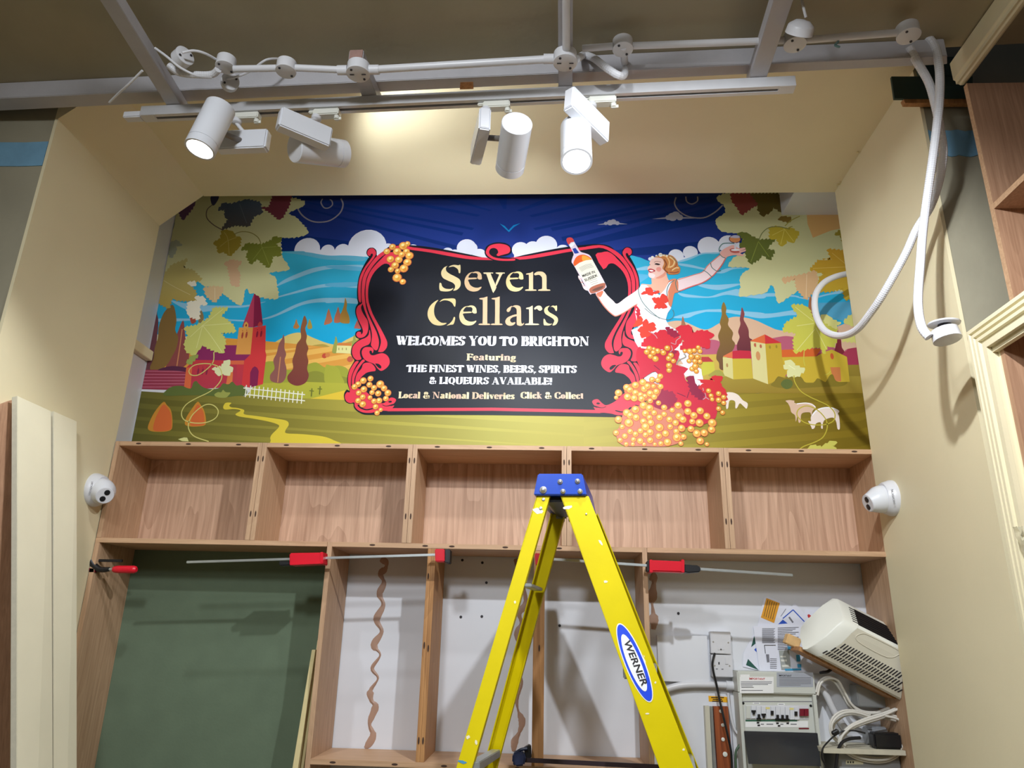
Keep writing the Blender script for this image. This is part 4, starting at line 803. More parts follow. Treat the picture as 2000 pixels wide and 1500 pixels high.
def bxp(name, parent, x0, x1, y0, y1, z0, z1, mat, bevel=.0008, label=None, kind=None):
    bm = BM(); box(bm, x0, x1, y0, y1, z0, z1); return finish(name, bm, mat, parent, label, bevel=bevel, kind=kind)
for i in range(5):
    a, b = Sx[i] + .0006, Sx[i + 1] - .0006
    t = thing('shelf_unit', '%s open oak cubby, top row, %s' % (ORD[i], WHAT[i]), 'shelf', ((a + b) / 2, (D0 + DB) / 2, ZM + .0005), 'oak cubbies in the top shelf row')
    bxp('side_panel', t, a, a + .018, D0, DB + .006, ZM + .0005, ZT, OAKS)
    bxp('side_panel', t, b - .018, b, D0, DB + .006, ZM + .0005, ZT, OAKS)
    bxp('top_panel', t, a + .018, b - .018, D0, DB + .006, ZT - .018, ZT, OAKX)
    bxp('back_panel', t, a + .018, b - .018, DB, DB + .006, ZM + .0005, ZT - .018, OAKV)
    w_ = b - a
    pts = [(a + w_ * k, ZT - .009, SLH) for k in (.16, .50, .84)]
    if i > 0: pts += [(a + .009, ZT - .065, SLV), (a + .009, ZM + .10, SLV)]
    if i < 4: pts += [(b - .009, ZT - .065, SLV), (b - .009, ZM + .10, SLV)]
    slots(t, pts)
# lower units
def unit(label, loc): return thing('shelf_unit', label, 'shelf', loc)
t = unit('tall open bay left of the ladder with green board behind it', (-1.28, 2.9, 0))
bxp('top_panel', t, -1.732, -.832, D0, 3.036, ZM - .018, ZM, OAKX); bxp('side_panel', t, -1.732, -1.714, D0, 3.036, 0, ZM - .018, OAKS)
t = unit('tall open bay right of the ladder around the fuse board', (.8, 2.9, 0))
bxp('top_panel', t, .364, 1.252, D0, 3.045, ZM - .018, ZM, OAKX); bxp('side_panel', t, 1.234, 1.252, D0, 3.045, 0, ZM - .018, OAKS)
t = unit('centre oak frame of three narrow open bays behind the yellow ladder', (-.24, 2.9, 0))
bxp('top_panel', t, -.813, .345, D0, 3.045, ZM - .018, ZM, OAKX)
bxp('side_panel', t, -.831, -.813, D0, 3.045, 0, ZM, OAKS); bxp('side_panel', t, .345, .363, D0, 3.045, 0, ZM, OAKS)
bxp('bottom_shelf', t, -.813, .345, D0, 3.045, 1.165, 1.183, OAKX)
bxp('divider_panel', t, -.449, -.4345, D0 + .001, 3.045, 1.183, ZM - .018, POST, label='brown timber divider board'); bxp('divider_panel', t, -.434, -.4195, D0 + .001, 3.045, 1.183, ZM - .018, POST)
bxp('divider_post', t, -.052, -.012, D0 + .001, D0 + .045, 1.183, ZM - .018, POST, label='square brown softwood post')
slots(t, [(-.66, ZM - .009, SLH), (-.46, ZM - .009, SLH), (-.36, ZM - .009, SLH), (-.16, ZM - .009, SLH), (.04, ZM - .009, SLH), (.22, ZM - .009, SLH), (-.442, 1.56, SLV), (-.427, 1.55, SLV), (-.442, 1.25, SLV), (-.427, 1.25, SLV), (-.442, 1.80, SLV), (-.03, 1.56, SLV),
          (-.735, 1.174, SLH), (-.52, 1.174, SLH), (-.35, 1.174, SLH), (-.1, 1.174, SLH), (.15, 1.174, SLH)])
# adhesive beads and holes on the white wall
def bead(label, fr, txt, w0):
    ox, oy, s = fr; pts = []
    for q in txt.split():
        x, y = map(float, q.split(',')); pts.append(at(ox + x / s, oy + y / s, Y=3.046))
    pts = crom(pts, False, 6); bm = BM(); L, R = [], []
    rnd = random.Random(len(pts))
    for i, p in enumerate(pts):
        d = (pts[min(i + 1, len(pts) - 1)] - pts[max(0, i - 1)]).normalized(); n = Vector((-d.z, 0, d.x)); h = w0 / 2 * (1 + .35 * math.sin(i * .5) + rnd.uniform(-.1, .1)) * (.55 if .52 < i / len(pts) < .72 else 1)
        L.append((p + n * h)); R.append((p - n * h))
    y1 = 3.0498; rows = [[bm.verts.new((q.x, y, q.z)) for q in (a, b)] for a, b in zip(L, R) for y in (y1,)]
    mid = [bm.verts.new(((a.x + b.x) / 2, 3.0462, (a.z + b.z) / 2)) for a, b in zip(L, R)]
    for i in range(len(mid) - 1):
        bm.faces.new((rows[i][0], rows[i + 1][0], mid[i + 1], mid[i])); bm.faces.new((mid[i], mid[i + 1], rows[i + 1][1], rows[i][1]))
    bmesh.ops.recalc_face_normals(bm, faces=bm.faces)
    o = finish('adhesive_bead', bm, GLUE, loc=pts[-1], smooth=True, cat='adhesive', label=label)
bead('long wavy brown adhesive bead on white wall in the left narrow bay', (600, 850, 2.307), '332,556 355,575 352,600 330,625 345,665 325,715 342,765 312,830 335,885 300,945 328,990 292,1050 318,1095 285,1150 288,1195 306,1225 280,1300 296,1355 262,1412', .021)
bead('wavy brown adhesive bead on white wall behind the ladder', (600, 850, 2.307), '945,556 950,590 985,745 955,800 966,850 945,900 960,960 945,1040 968,1110 945,1185 950,1240 968,1290 955,1340 935,1380 930,1425', .020)
bead('short brown adhesive smear on wall behind the right clamp', (1250, 1100, 3.636), '75,90 100,110 95,180 85,260 92,330 100,420 95,470', .028)
HL = ('upper left of four holes beside the red clamp jaw', 'upper right of four holes beside the red clamp jaw', 'lower left of four holes left of the ladder', 'lower right of four holes left of the ladder', 'ragged hole between the two pairs of holes left of the ladder', 'hole in the white wall above the cover board', 'hole in the white wall seen between the ladder legs')
for k, (x, y) in enumerate(((903, 1094), (942, 1099), (900, 1205), (941, 1204), (950, 1138), (1325, 1198), (1093, 1222))):
    p = at(x, y, Y=3.0485); bm = BM(); cyl(bm, p, p + Vector((0, .002, 0)), .0055, 10)
    finish('screw_hole', bm, DARK, loc=p, cat='hole', group='screw holes in the white wall', label='dark ' + HL[k])

# ---------------------------------------------------------------- moisture board scraps at the right top corner
def plate(name, px, Y, th, mat, label, cat, parent=None):
    pts = [at(x, y, Y=Y) for x, y in px]; bm = BM(); poly_prism(bm, pts, (0, th, 0))
    return finish(name, bm, mat, loc=pts[0] if parent is None else None, parent=parent, cat=cat, label=label, bevel=.0006)
plate('card_offcut', [(1741, 149), (1790, 149), (1900, 149), (1900, 191), (1747, 192)], 2.040, .010, GREEND, 'dark green board offcut sticking out at the top right corner', 'board')
plate('card_offcut', [(1788, 112), (1886, 110), (1886, 148), (1796, 148)], 2.052, .012, GREEND, 'dark green board offcut tucked behind the hanging conduits', 'board')
plate('packing_strip', [(1764, 192.5), (1900, 192.5), (1900, 201), (1768, 201)], 2.045, .02, POST, 'thin brown packing strip under the dark green board offcut', 'batten')

# ---------------------------------------------------------------- battens under the ceiling
ZBT = 3.238
def batten(px, label, ext=(.04, .5), mat=WHITEP):
    """px: near-left, near-right, far-left, far-right corners of the underside"""
    q = [at(x, y, Z=ZBT) for x, y in px]; dl = (q[2] - q[0]).normalized(); dr = (q[3] - q[1]).normalized()
    a, b, c, d = q[0] - dl * ext[1], q[1] - dr * ext[1], q[2] + dl * ext[0], q[3] + dr * ext[0]
    up = Vector((0, 0, 3.2795 - ZBT)); bm = BM(); hexa(bm, [a, b, d, c, a + up, b + up, d + up, c + up])
    return finish('ceiling_batten', bm, mat, loc=(a + d) / 2, bevel=.0015, cat='batten', group='white battens carrying the light track', label=label)
batten([(194.6, 0), (227, 0), (326, 207), (354, 206)], 'white slanting batten at the left end of the light track')
batten([(1089.7, 0), (1119, 0), (1090.5, 172), (1118, 171)], 'white batten with a conduit under it, above the fourth spotlight')
batten([(1511, 0), (1549.5, 0), (1465, 151), (1498, 150)], 'white batten at the right end of the light track')
o = batten([(680, 120), (708, 119), (708, 191), (737, 190)], 'short cut white batten behind the left round junction box', ext=(.04, 0))
e = BM(); q0, q1 = at(680, 119, Z=ZBT), at(708, 118, Z=ZBT); hexa(e, [q0 + Vector((.002, -.001, .002)), q1 + Vector((-.002, -.001, .002)), q1 + Vector((-.002, .002, .002)), q0 + Vector((.002, .002, .002)), q0 + Vector((.002, -.001, .04)), q1 + Vector((-.002, -.001, .04)), q1 + Vector((-.002, .002, .04)), q0 + Vector((.002, .002, .04))])
finish('sawn_end', e, paint('sawn_end_grain', (150, 118, 108), .8, .1, 60), o, loc=q0, label='bare sawn end grain')
pch = [at(x, y, Z=ZB - .0008) for x, y in ((899, 161), (924, 160), (925, 174), (898, 175))]
bm = BM(); poly_prism(bm, pch, (0, 0, .0007)); finish('bare_wood_patch', bm, POST, beam, label='bare brown wood patch')

# ---------------------------------------------------------------- light track with four spotlights
ZTR = 3.200
f0, f1 = at(272, 225, Z=ZTR), at(1555.5, 166.5, Z=ZTR)
ex = (f1 - f0).normalized(); ey = Vector((0, 0, 1)).cross(ex)
if ey.y < 0: ey = -ey
Ltr = (f1 - f0).length; ez = Vector((0, 0, 1))
trk = thing('light_track', 'long white aluminium lighting track with black slot below the ceiling timber', 'light track', (f0 + f1) / 2)
prof = [(0, 0), (.0125, 0), (.0125, .014), (.0235, .014), (.0235, 0), (.036, 0), (.036, .036), (0, .036)]
bm = BM(); poly_prism(bm, [f0 + ex * .05 + ey * a + ez * b for a, b in prof], ex * (Ltr - .10)); finish('rail', bm, ALU, trk)
bm = BM(); obox(bm, f0 + ex * (Ltr / 2) + ey * .018 + ez * .0135, ex, ey, ez, Ltr - .10, .0108, .001); finish('slot_liner', bm, DARK, trk)
for u in (.025, Ltr - .025):
    bm = BM(); obox(bm, f0 + ex * u + ey * .018 + ez * .018, ex, ey, ez, .05, .037, .037); finish('end_cap', bm, ALU, trk, bevel=.001)
bm = BM(); obox(bm, f0 - ex * .032 + ey * .02 + ez * .012, ex, ey, ez, .062, .03, .024); finish('feed_box', bm, PVC, trk, bevel=.003)
def at_track(px):        # point on the track's underside below a photo column
    best = None
    for k in range(400):
        p = f0 + ex * (Ltr * k / 399) + ey * .018; v = p - Vector((0, 0, CAM_Z)); x = 1000 + F_PX * v.dot(CR) / v.dot(CF)
        if best is None or abs(x - px) < best[0]: best = (abs(x - px), p)
    return best[1]
def spotlight(label, apx, bc, bax, bsz, back, aim, lamp_on, L=.165, R=.046, arm_to=.5):
    """apx photo column of the adaptor; bc driver box centre, bax its axes, bsz its sizes; back = rear end of the lamp body"""
    p = at_track(apx); t = thing('track_spotlight', label, 'spotlight', p + Vector((0, 0, -.28)), 'white spotlights on the track')
    bm = BM(); obox(bm, p - ez * .013 + ex * .012, ex, ey, ez, .085, .030, .024); obox(bm, p - ez * .004 - ey * .0, ex, ey, ez, .10, .010, .012); finish('adaptor', bm, PVCO, t, bevel=.003)
    bm = BM(); cyl(bm, p - ez * .025 + ex * .046, p - ez * .037 + ex * .046, .009, 12); obox(bm, p - ez * .034 + ex * .05, ex, ey, ez, .022, .004, .010); finish('locking_knob', bm, PVCO, t, smooth=True)
    ax, ay, az = bax; top = Vector(bc) + Vector(az) * bsz[2] / 2
    bm = BM(); lathe(bm, p - ez * .022 - ex * .022, -ez, [(0, .016), (.012, .016), (.016, .011)], 16); tube(bm, [p - ez * .034 - ex * .022, (p - ez * .034 - ex * .022 + top) / 2 + (top - p) * .05, top - Vector(az) * .004], .0065, 10); finish('stem', bm, PVC, t, smooth=True)
    bm = BM(); obox(bm, bc, ax, ay, az, *bsz); finish('driver_box', bm, ENAMEL, t, bevel=.004)
    e_ = Vector(bc) - Vector(ax) * (bsz[0] / 2 + .0008)
    bm = BM(); obox(bm, e_, ax, ay, az, .002, bsz[1] * .74, bsz[2] * .86); finish('end_lid', bm, PVC, t, bevel=.0006)
    aim = Vector(aim).normalized(); back = Vector(back); front = back + aim * L
    mid = back + aim * L * arm_to; near = Vector(bc) + (mid - Vector(bc)) * .3
    bm = BM(); cyl(bm, Vector(bc), mid, .009, 12); finish('arm', bm, paint('grey_metal_arm', (110, 104, 98), .4, .05) if 'grey_metal_arm' not in bpy.data.materials else bpy.data.materials['grey_metal_arm'], t, smooth=True)
    bm = BM(); lathe(bm, back, aim, [(0, R * .96), (.002, R), (L * .84, R)], 36); finish('lamp_body', bm, ENAMEL, t, smooth=True)
    bm = BM(); lathe(bm, back - aim * .0006, aim, [(0, R * .90), (.001, R * .90)], 36); finish('rear_cap', bm, PVC, t)
    bm = BM(); lathe(bm, back + aim * L * .84, aim, [(0, R * .97), (.002, R * .97), (.0021, R * 1.0), (L * .16, R * 1.0), (L * .16, R * .86), (L * .16 - .01, R * .80)], 36, cap0=False, cap1=False); finish('front_ring', bm, ENAMEL, t, smooth=True)
    bm = BM(); lathe(bm, front - aim * .012, aim, [(0, R * .80), (.001, R * .80)], 36); finish('lens', bm, LED if lamp_on > 0 else PVC, t)
    return front, aim
def yaw(d): return (math.sin(math.radians(d)), math.cos(math.radians(d)), 0)
X1, Z1 = Vector((1, 0, 0)), Vector((0, 0, 1))
def axes(ax):
    ax = Vector(ax).normalized(); ay = Z1.cross(ax).normalized(); return ax, ay, ax.cross(ay)
# first lamp: lit, tipped down to the left; its driver box lies along the track behind it
a1 = at(390, 292, Y=1.83); k1 = at(431, 210, Y=1.85)
L1 = spotlight('leftmost track spotlight, lit and aimed down at the left', 478, at(476, 277, Y=1.965), axes(-ex), (.165, .036, .072), k1, a1 - k1, 1, L=(a1 - k1).length)
# second lamp: turned away to the right, seen from its dull rear cap
b2c = at(595, 253, Y=1.90); ax2 = axes((.80, .60, -.04))
L2 = spotlight('second track spotlight from the left, lying sideways and lighting the soffit', 632, b2c, ax2, (.165, .040, .072), at(575, 289, Y=1.95), (.64, .66, .36), 1, L=.185, arm_to=.4)
# third lamp
ax3 = axes(yaw(-14)); L3 = spotlight('third track spotlight from the left, aimed away at the mural', 963, at(938, 268, Y=1.93), ax3, (.185, .036, .080), at(1010, 240, Y=1.80), (-.16, .97, -.16), 1, L=.185, arm_to=.35)
# fourth lamp
b4 = at(1147, 228, Y=1.84); ax4 = axes((.62, .76, -.10)); a4 = at(1126, 316, Y=1.80)
L4 = spotlight('rightmost track spotlight, lit and aimed down over the ladder', 1170, b4, ax4, (.185, .036, .080), a4 - Vector((0.0, -.30, -.954)) * .165, (0.0, -.30, -.954), 1, L=.165, arm_to=.3)
for (p, a), pw, sz in ((L1, PW1, 120), (L2, PW2, 120), (L3, PW3, 112), (L4, PW4, 120)):
    spot('spotlight_beam', p + a * .012, a, pw, COOL, sz, .55, .03)

# ---------------------------------------------------------------- junction boxes, conduit and cables on the ceiling timber
def junction(label, px, py, Z=None, Y=None, axis=(0, 0, -1), R=.036, H=.034, slots_=False, tilt=None):
    c = at(px, py, Z=Z, Y=Y); ax = Vector(axis).normalized(); t = thing('junction_box', label, 'junction box', c)
    bm = BM(); lathe(bm, c - ax * H, ax, [(0, R * .96), (H - .004, R * .96), (H - .004, R), (H - .0015, R)], 28); finish('box_body', bm, PVC, t, smooth=True)
    bm = BM(); lathe(bm, c - ax * .0015, ax, [(0, R), (.0015, R * .99), (.002, R * .95)], 28); finish('box_lid', bm, PVC, t, smooth=True)
    d, a, b = frame_of(ax)
    for s in (-1, 1):
        q = c + (a * .66 + b * .5) * R * s * .85; bm = BM(); cyl(bm, q, q + ax * .003, .0038, 8); finish('screw', bm, DARK, t)
    if slots_:
        for s in (-1, 1):
            bm = BM(); obox(bm, c + X1 * .018 * s + ax * .0022, X1, ax, ax.cross(X1), .013, .001, .003); finish('screw_slot', bm, DARK, t)
    return c
def spout(name, c, d, mat=PVC, L0=.03, L1=.06, r=.0155):
    d = Vector(d).normalized(); bm = BM(); cyl(bm, c + d * L0, c + d * L1, r, 14)
    return bm
ZJ = 3.205
jb1 = junction('round junction box with slotted lid left of centre on the conduit run', 699, 145, Z=ZJ, slots_=True)
jb2 = junction('round junction box with slotted lid under the centre batten', 1104, 123, Z=ZJ, slots_=True)
def tubething(name, label, cat, pts, r, mat, n=10, smooth_pts=6, ribs=False, parts=None):
    P = crom(pts, False, smooth_pts) if smooth_pts else [Vector(p) for p in pts]; bm = BM()
    if ribs:
        S = [P[0]]; acc = 0
        Q = []
        for i in range(len(P) - 1):
            d = P[i + 1] - P[i]; m = max(1, int(d.length / .0028)); Q += [P[i] + d * (j / m) for j in range(m)]
        tube(bm, Q, r, n, rfun=lambda i, k: r * (1.0 if i % 2 else .95))
    else: tube(bm, P, r, n)
    return finish(name, bm, mat, loc=P[0], smooth=not ribs, cat=cat, label=label)
zc = ZJ + .016
e1_, e2_ = Vector((jb1.x + .034, jb1.y, zc)), Vector((jb2.x - .034, jb2.y, zc))
tubething('conduit', 'straight white conduit between the two slotted junction boxes', 'conduit', [e1_, e2_], .0115, PVC, 14, 0)
for c_, s_, lb in ((jb1, 1, 'on the right of the left slotted box'), (jb2, -1, 'on the left of the centre slotted box'), (jb1, -1, 'on the left of the left slotted box')):
    bm = BM(); q = Vector((c_.x + .034 * s_, c_.y, zc)); cyl(bm, q, q + X1 * .03 * s_, .0145, 14); finish('conduit_coupler', bm, PVC, loc=q, smooth=True, cat='coupler', group='white conduit couplers', label='white conduit coupler ' + lb)
jb3 = junction('small plain round junction box right of the centre batten', 1216.5, 97, Z=3.262, R=.031)
jb4 = junction('round junction box at the far right where two conduits hang', 1775, 71, Z=3.262, R=.033)
jb5 = junction('aged round junction box beside the right batten', 1553, 88, Z=3.245, R=.032)
jb6 = junction('round junction box with cable left of the slotted one', 558, 140, Z=3.212, R=.031)
jb7 = junction('pale round junction box above the leftmost spotlight', 440, 132, Z=3.235, R=.030)
jb8 = junction('open junction box hanging by its cable right of the left batten', 450, 158, Y=1.86, axis=(.5, -.8, -.3), R=.028, H=.03)
jb9 = junction('open empty round box hanging against the ceiling at upper left', 362, 108, Y=1.74, axis=(.8, -.5, .1), R=.030, H=.03)
run = lambda lab, a, b, r=.0105: tubething('conduit', lab, 'conduit', [a, b], r, PVC, 12, 0)
zo = Vector((0, 0, .014))
run('straight white conduit right of the small plain junction box', jb3 + zo + X1 * .029, jb5 + zo * 1.3 - X1 * .03)
run('straight white conduit between the aged box and far right box', jb5 + zo * 1.3 + X1 * .03, jb4 + zo - X1 * .03)
run('short white conduit left of the small plain junction box', Vector((jb3.x - .12, jb3.y + .01, jb3.z + .016)), jb3 + zo - X1 * .029)
run('short white conduit left of the slotted junction box', jb6 + zo + X1 * .029, Vector((jb1.x - .034, jb1.y, zc)))
run('short white conduit above the leftmost spotlight', jb7 + Vector((.028, 0, -.006)), jb6 + zo - X1 * .029)
tubething('conduit', 'white conduit along the underside of the centre batten', 'conduit', [at(1106, -60, Z=ZBT - .012), at(1106, 100, Z=ZBT - .012)], .0115, PVC, 14, 0)
tubething('flexible_conduit', 'ribbed white conduit looping between the centre and small plain junction boxes', 'conduit',
          [jb2 + Vector((.034, 0, .014)), at(1140, 108, Y=1.86), at(1160, 114, Y=1.83), at(1185, 133, Y=1.80), at(1208, 147, Y=1.80), at(1219, 146, Y=1.83), at(1220, 128, Y=1.88), jb3 + Vector((0, -.01, .004))], .0115, PVC, 12, 8, True)
tubething('flexible_conduit', 'ribbed white conduit end above the leftmost spotlight', 'conduit', [at(330, 128, Z=3.25), at(350, 142, Z=3.23), at(385, 146, Z=3.225), at(415, 145, Z=3.228), jb7 + Vector((-.02, 0, -.004))], .011, PVC, 12, 6, True)
CW = [('thin white cable from the left batten down to the boxes', [(303, 94, 1.72), (325, 110, 1.72), (352, 132, 1.73), (385, 148, 1.75), (412, 152, 1.80)]), ('thin white cable looping out of the empty hanging box', [(356, 103, 1.71), (378, 99, 1.72), (402, 105, 1.74), (430, 121, 1.79)]),
      ('thin white cable drooping between two boxes above the spotlight', [(443, 154, 1.85), (462, 150, 1.84), (490, 138, 1.82), (520, 117, 1.80), (549, 115, 1.84)]), ('thin stray white cable hanging left of the left batten', [(278, 138, 1.74), (250, 166, 1.78), (232, 182, 1.82), (214, 200, 1.86)]),
      ('thin white cable into the cap hanging at upper right', [(1560, -30, 1.60), (1566, 0, 1.60), (1570, 18, 1.60), (1574, 34, 1.61)]), ('thin white cable between the hanging cap and the aged box', [(1575, 55, 1.63), (1573, 66, 1.66), (1566, 72, 1.72)])]
for lab, pts in CW: tubething('cable', lab, 'cable', [at(x, y, Y=Y) for x, y, Y in pts], .0038, PVC, 8)
c_ = at(1574, 50, Y=1.62); t = thing('ceiling_rose_cap', 'white round cap dangling on its cable at upper right', 'cap', c_)
bm = BM(); lathe(bm, c_ + Vector((-.005, 0, .02)), (-.12, .80, -.50), [(0, .008), (.002, .02), (.012, .033), (.016, .036), (.036, .038), (.036, .034), (.02, .032)], 28, cap1=False); finish('cap_shell', bm, PVC, t, smooth=True)
c_ = at(1628, 92, Z=3.262); bm = BM(); tube(bm, crom([c_ + Vector(v) for v in ((-.006, -.02, .016), (0, -.022, .024), (.004, -.014, .03), (.006, -.026, .012), (.002, -.026, -.006), (-.006, -.024, -.016), (.006, -.022, -.02), (.002, -.016, -.012))], False, 5), .0035, 7)
finish('conduit_clip', bm, paint('blue_green_clip', (104, 140, 142), .5, .1), loc=c_, smooth=True, cat='clip', label='blue-green clip round the conduit right of the aged box')
tubething('flexible_conduit', 'ribbed white conduit hanging in a big loop over the mural edge', 'conduit',
          [at(x, y, Y=Y) for x, y, Y in ((1776, 92, 1.83), (1790, 119, 1.84), (1814, 161, 1.86), (1828, 210, 1.88), (1836, 252, 1.90), (1842, 297, 1.92), (1835, 350, 1.96), (1818, 402, 2.00), (1790, 448, 2.04), (1767, 499, 2.08), (1727, 571, 2.16), (1700, 612, 2.24), (1672, 645, 2.34), (1640, 656, 2.46), (1610, 645, 2.58), (1594, 615, 2.68), (1592, 580, 2.74), (1606, 555, 2.78), (1630, 541, 2.82), (1662, 533, 2.87))], .0125, PVC, 12, 8, True)
tubething('flexible_conduit', 'ribbed white conduit hanging down to the open round box', 'conduit',
          [at(x, y, Y=Y) for x, y, Y in ((1800, 72, 1.84), (1815, 76, 1.83), (1828, 98, 1.83), (1835, 140, 1.83), (1835, 192, 1.84), (1830, 245, 1.85), (1821, 315, 1.88), (1809, 400, 1.93), (1802, 457, 1.94), (1798, 510, 1.93), (1793, 590, 1.92), (1800, 638, 1.91), (1816, 660, 1.90))], .0125, PVC, 12, 8, True)
c_ = at(1845, 652, Y=1.90); t = thing('junction_box', 'open white round box hanging at the end of the conduit', 'junction box', c_)
bm = BM(); lathe(bm, c_ + Vector((0, 0, .012)), (.10, -.12, -1), [(0, .030), (.001, .034), (.032, .036), (.034, .033)], 30); finish('box_body', bm, PVC, t, smooth=True)
bm = BM(); lathe(bm, c_ + Vector((.003, 0, .028)), (0.02, -.05, 1), [(0, .040), (.003, .041), (.005, .039)], 30); finish('box_lid', bm, PVC, t, smooth=True)
bm = BM(); cyl(bm, c_ + Vector((.004, 0, .012)), c_ + Vector((.004, 0, .028)), .017, 12); finish('terminal_block', bm, DARK, t)
for lab, px, py in (('upper', 1728, 207), ('middle', 1680, 292), ('lowest', 1640, 357)):
    c_ = at(px, py, X=XR - .004); bm = BM(); obox(bm, c_, X1, (0, 1, 0), Z1, .008, .022, .006); cyl(bm, c_ + Vector((-.004, .006, 0)), c_ + Vector((-.010, .006, -.012)), .004, 8)
    finish('wall_hook', bm, paint('painted_hook_' + lab, (214, 202, 160), .5, .04), loc=c_, cat='hook', label='%s of three small painted hooks on the top edge of the right alcove wall' % lab)

# ---------------------------------------------------------------- dome cameras on the side walls
def dome_camera(label, c, nx, d, flip):
    t = thing('dome_camera', label, 'camera', c); n_ = Vector((nx, 0, 0))
    bm = BM(); lathe(bm, c, n_, [(0, .0635), (.010, .0635), (.014, .0615), (.030, .0560), (.036, .0520)], 36); finish('base', bm, PVC, t, smooth=True)
    d = Vector(d).normalized(); q = c + n_ * .026
    bm = BM(); lathe(bm, q - d * .01, d, [(0, .044), (.02, .0485), (.038, .0475), (.056, .040), (.072, .0335), (.079, .031)], 32); finish('turret', bm, ENAMEL, t, smooth=True)
    bm = BM(); lathe(bm, q + d * .0688, d, [(0, .0300), (.0015, .0295)], 28); finish('face_plate', bm, PVC, t)
    dd, a, b = frame_of(d)
    for s in (-1, 1):
        w_ = q + d * .0702 + (a * .3 + b * .9) .normalized() * .0135 * s; bm = BM(); lathe(bm, w_, d, [(0, .0105), (.002, .0098), (.0028, .004)], 18); finish('camera_eye', bm, BLACK, t, smooth=True)
    up = Z1; wd = Vector((0, -1, 0)) if nx > 0 else Vector((0, 1, 0))
    text_mesh('maker_lettering', 'HIKVISION', c + n_ * .020 + Vector((0, -.0605, -.032)), Vector((0, .04, 1)), Vector((nx * .2, .0, 0)) + Vector((nx, 0, 0)), .008, INKG, t)
dome_camera('white dome security camera on the left alcove wall', at(184, 957, X=XL), 1, (.66, -.60, -.40), 0)
dome_camera('white dome security camera on the right alcove wall', at(1743, 973, X=XR), -1, (-.93, -.12, -.30), 1)

# ---------------------------------------------------------------- leaning boards by the left wall
def lean_board(px_t, px_b, Xt, Xb, label, mat=MDF, th=.018, nm='mdf_board'):
    a, b = (at(x, y, X=Xt) for x, y in px_t); c, d = (at(x, y, X=Xb) for x, y in px_b)
    def down(p, q): return p + (q - p) * (p.z / (p.z - q.z))
    e_, f_ = down(a, c), down(b, d); t_ = Vector((-th, 0, -th * .25))
    bm = BM(); hexa(bm, [e_, f_, f_ + t_, e_ + t_, a, b, b + t_, a + t_]); bmesh.ops.recalc_face_normals(bm, faces=bm.faces)
    o = finish(nm, bm, [mat, MDFE], loc=(e_ + f_) / 2, bevel=.001, cat='board', label=label)
    for p_ in o.data.polygons:
        if p_.normal.y < -.6: p_.material_index = 1 if mat is MDF else 0
    return o
lean_board([(34, 773), (100, 803)], [(33, 1500), (103, 1500)], -1.69, -1.45, 'wide cream board leaning against the left wall, nearer the camera')
lean_board([(105, 803), (150, 823)], [(104.5, 1500), (150, 1500)], -1.70, -1.46, 'narrow cream board leaning against the left wall below the dome camera')
lean_board([(-14, 795), (24, 781)], [(-60, 1500), (20, 1500)], -1.722, -1.56, 'dark oak veneered panel leaning at the far left edge', OAKY)

# ---------------------------------------------------------------- poplar strips leaning in the left bay
for a, b, c, d, Y_, lab in ((609, 616, 571, 582, 2.83, 'left'), (620, 627, 585, 592.5, 2.865, 'middle'), (630, 635, 594, 601, 2.90, 'right')):
    p = [at(a, 1269 if lab == 'left' else 1250, Y=Y_), at(b, 1269 if lab == 'left' else 1250, Y=Y_), at(c, 1500, Y=Y_ - .03), at(d, 1500, Y=Y_ - .03)]
    ext = lambda s, q: s + (q - s) * (s.z / (s.z - q.z)); e_, f_ = ext(p[0], p[2]), ext(p[1], p[3]); t_ = Vector((0, .025, 0))
    bm = BM(); hexa(bm, [e_, f_, f_ + t_, e_ + t_, p[0], p[1], p[1] + t_, p[0] + t_]); finish('wood_strip', bm, PLANK, loc=(e_ + f_) / 2, bevel=.001, cat='strip', group='pale strips leaning in the left bay', label='%s pale wooden strip leaning in the left bay beside the centre frame' % lab)
# ---------------------------------------------------------------- stepladder
def ln(px_t, px_b, Yt, Yb):
    a = at(*px_t, Y=Yt); b = at(*px_b, Y=Yb); return a, b
def toz(a, b, z): return a + (b - a) * ((a.z - z) / (a.z - b.z))
lad = thing('stepladder', 'yellow fibreglass stepladder with blue cap standing in front of the shelves', 'ladder', (.06, 2.1, 0))
YN0, YN1, YO0, YO1 = 2.15, 2.05, 2.50, 2.60
RAILS = {'front_near': ((1096, 972), (1288, 1500), (1151, 972), (1355, 1500), YN0, YN1, 1), 'rear_near': ((1047, 972), (891, 1500), (1073, 972), (922, 1500), YN0, YN1, 1),
         'rear_far': ((1071, 1028), (945.5, 1500), (1095, 1044), (972, 1500), YO0, YO1, -1), 'front_far': ((1118, 1012), (1300, 1500), (1170.7, 1012), (1363, 1497), YO0, YO1, -1)}
RL3 = {}
